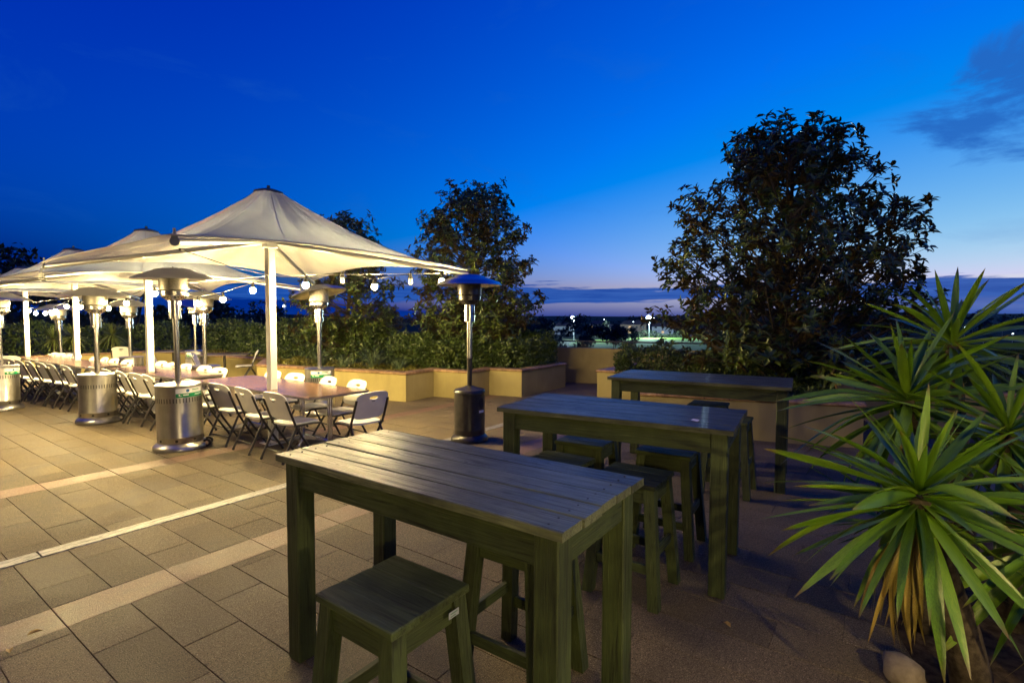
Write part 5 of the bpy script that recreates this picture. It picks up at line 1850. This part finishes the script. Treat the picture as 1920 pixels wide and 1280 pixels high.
for i, (x, y, a, lb) in enumerate(STOOLS):
    if i == 0:
        stool0.location = (x, y, 0); stool0.rotation_euler = (0, 0, a); tag(stool0, lb, 'stool', SG); st = stool0
    else:
        copy_tree(stool0, (x, y, 0), a, lb, SG)
mb = MB(); mb.box(0.07, 0.122, -0.2105, -0.2085, 0.660, 0.684)
o = mb.build('white_label', 'label_grey', stool0)
for i in range(2):
    mb = MB(); mb.box(0.078, 0.114 - i * 0.01, -0.2115, -0.2106, 0.675 - i * 0.010, 0.679 - i * 0.010); mb.build('print_line', 'sticker_ink', o)

# white scrap of paper on the middle table
mb = MB()
vs = [(-0.03, -0.025, 0.002), (0.0, -0.03, 0.008), (0.035, -0.018, 0.003), (0.03, 0.02, 0.006), (-0.005, 0.028, 0.002), (-0.035, 0.015, 0.007), (0, 0, 0.012)]
mb.add(vs, [(0, 1, 6), (1, 2, 6), (2, 3, 6), (3, 4, 6), (4, 5, 6), (5, 0, 6)])
o = mb.build('paper_scrap', 'paper'); o.location = (3.45, 0.98, 1.064)
tag(o, 'crumpled white paper scrap lying on the middle bar table', 'paper')

# fallen leaves on the paving
LV = [(0.72, 3.72, 0.3, 'curled yellow leaf on the paving at the lower left'), (0.60, 3.62, 1.4, 'pale narrow fallen leaf at the lower left edge'),
      (3.02, 0.66, 0.8, 'small rust red fallen leaf on the dark paving near the yucca')]
for x, y, a, lb in LV:
    mb = MB()
    T = LEAF_T * V(0.075, 0.028, 0.09)
    mb.add([(p[0] - 0.037, p[1], p[2] + 0.014) for p in T], [tuple(f) for f in LEAF_F])
    o = mb.build('fallen_leaf', 'dry_leaf'); o.location = (x, y, 0.003); o.rotation_euler = (0, 0, a)
    tag(o, lb, 'leaf', 'fallen leaves on the paving')

# ================================================================== YUCCAS
def yucca_leaf_mesh(seed, dry=False):
    r = random.Random(seed)
    n = 9; vs = []; fs = []
    bend = r.uniform(0.0, 0.32) if not dry else r.uniform(0.3, 0.6)
    tw = r.uniform(-0.9, 0.9)
    kink = r.choice((0, 0, 0.16)) if not dry else 0.1; kat = r.uniform(0.45, 0.75)
    for k in range(n + 1):
        t = k / n
        w = 0.052 * (0.62 + 0.55 * math.sin(min(1, t * 1.25) * math.pi * 0.62)) * (1 - t ** 2.6) ** 0.75 + 0.0012
        if dry: w *= 0.62
        z = -bend * t * t * 0.9 - kink * max(0, t - kat)
        fold = 0.34 * w * (1 - 0.6 * t)
        a = tw * t
        for u in (-1, -0.5, 0, 0.5, 1):
            yy = u * w * 0.9; zz = fold * abs(u) ** 1.5
            vs.append((t, yy * math.cos(a) - zz * math.sin(a), z + yy * math.sin(a) + zz * math.cos(a)))
    for k in range(n):
        for j in range(4):
            fs.append((k * 5 + j, k * 5 + j + 1, (k + 1) * 5 + j + 1, (k + 1) * 5 + j))
    me = bpy.data.meshes.new('yucca_leaf')
    me.from_pydata(vs, [], fs)
    me.materials.append(MAT['yucca_dry' if dry else 'yucca'])
    me.polygons.foreach_set('use_smooth', [True] * len(fs))
    me.update()
    return me
YL = [yucca_leaf_mesh(s) for s in range(12)]
YD = [yucca_leaf_mesh(s + 50, True) for s in range(3)]
def yucca(head, foot, n, length, label, seed, dry=8, elmin=-0.75, skirt=()):
    r = random.Random(seed)
    root = empty('yucca', foot)
    hd = V(*head) - V(*foot)
    mb = MB()
    pts = [V(0, 0, 0), hd * 0.35 + V(0.03, -0.02, 0), hd * 0.7 + V(0.02, 0.0, 0), hd]
    mb.tube(pts, [0.085, 0.07, 0.06, 0.04], 12)
    mb.build('trunk', 'bark', root, True)
    def put(me, name, az, el, l, off):
        o = bpy.data.objects.new(name, me); C.objects.link(o); o.parent = root
        dv = Vector((math.cos(az) * math.cos(el), math.sin(az) * math.cos(el), math.sin(el)))
        side = Vector((-math.sin(az), math.cos(az), 0)); upv = dv.cross(side)
        mt = Matrix((dv, side, upv)).transposed().to_4x4()
        mt = mt @ Matrix.Rotation(r.uniform(-0.35, 0.35), 4, 'X')
        mt = mt @ Matrix.Diagonal((l, l * r.uniform(0.62, 0.98), l * r.uniform(0.6, 1.5), 1))
        mt.translation = Vector(hd) + dv * 0.015 + Vector((0, 0, off))
        o.matrix_local = mt
    for i in range(n):
        f = (i + 0.5) / n
        el = math.asin(max(-0.98, min(0.985, 0.99 - (1.0 - math.sin(elmin)) * f ** 0.92)))
        az = i * 2.39996 + r.uniform(-0.25, 0.25)
        l = length * (0.72 + 0.36 * math.sin(min(1, f * 1.5 + 0.12) * math.pi * 0.5)) * r.uniform(0.82, 1.1)
        put(r.choice(YL), 'leaf', az, el + r.uniform(-0.12, 0.12), l, -0.10 * f + 0.03)
    for i in range(dry):
        put(r.choice(YD), 'dry_leaf', r.uniform(0, 2 * PI), r.uniform(-1.35, -0.75), length * r.uniform(0.55, 0.95), -0.13)
    for az, el, k in skirt:
        put(r.choice(YD), 'dry_leaf', az, el, length * k, -0.10)
    tag(root, label, 'yucca', 'yuccas at the right')
    return root
yucca((2.90, -0.16, 0.95), (3.06, -0.40, 0.0), 84, 0.57, 'large bright yucca rosette nearest the front at the right', 1, 16, skirt=((2.1, -0.75, 0.85), (2.35, -0.95, 0.9), (1.9, -1.05, 0.8), (2.7, -1.1, 0.95), (2.5, -0.6, 0.7), (3.1, -1.15, 0.9)))
yucca((4.14, -0.15, 1.22), (4.22, -0.32, 0.0), 64, 0.68, 'yucca rosette behind the front one, left in the group', 2, 7)
yucca((4.71, -0.41, 1.56), (4.60, -0.50, 0.0), 56, 0.70, 'tallest yucca, its leaves standing against the sky', 3, 5)
yucca((3.95, -0.60, 1.10), (3.95, -0.66, 0.0), 52, 0.66, 'yucca rosette right of centre in the group', 4, 5)
yucca((3.20, -0.66, 0.80), (3.25, -0.75, 0.0), 50, 0.58, 'yucca rosette cut off by the right picture edge', 5, 6)
yucca((3.62, -0.10, 0.58), (3.64, -0.24, 0.0), 34, 0.48, 'small low yucca rosette half hidden behind the front one', 6, 3)

def edging_stone(loc, s_, label, seed):
    r = random.Random(seed)
    mb = MB(); n, m = 14, 8; vs = []
    for j in range(m + 1):
        ph_ = PI * j / m
        for i in range(n):
            t = 2 * PI * i / n
            k = 1 + 0.10 * math.sin(3 * t + seed) * math.sin(ph_) + 0.07 * math.cos(5 * t + 2 * ph_ + seed)
            e = 0.7
            z = math.copysign(abs(math.cos(ph_)) ** e, math.cos(ph_))
            vs.append((s_[0] * k * math.sin(ph_) ** e * math.cos(t), s_[1] * k * math.sin(ph_) ** e * math.sin(t), s_[2] * z + s_[2]))
    fs = [(j * n + i, (j + 1) * n + i, (j + 1) * n + (i + 1) % n, j * n + (i + 1) % n) for j in range(m) for i in range(n)]
    mb.add(vs, fs)
    o = mb.build('edging_stone', 'stone', None, True); o.location = loc; o.rotation_euler = (0, 0, r.uniform(0, 3))
    tag(o, label, 'stone', 'stones edging the yucca bed')
edging_stone((3.05, -0.13, -0.01), (0.10, 0.08, 0.06), 'rounded pale stone at the foot of the front yucca', 1)
mb = MB()
pts = [(2.85, -0.35), (3.1, -0.22), (3.5, -0.12), (4.2, -0.05), (5.0, -0.05), (5.4, -0.6), (5.2, -1.8), (3.5, -2.0), (2.6, -1.2)]
mb.add([(*p, 0.012) for p in pts], [tuple(range(len(pts)))])
tag(mb.build('yucca_bed', 'soil'), kind='structure')
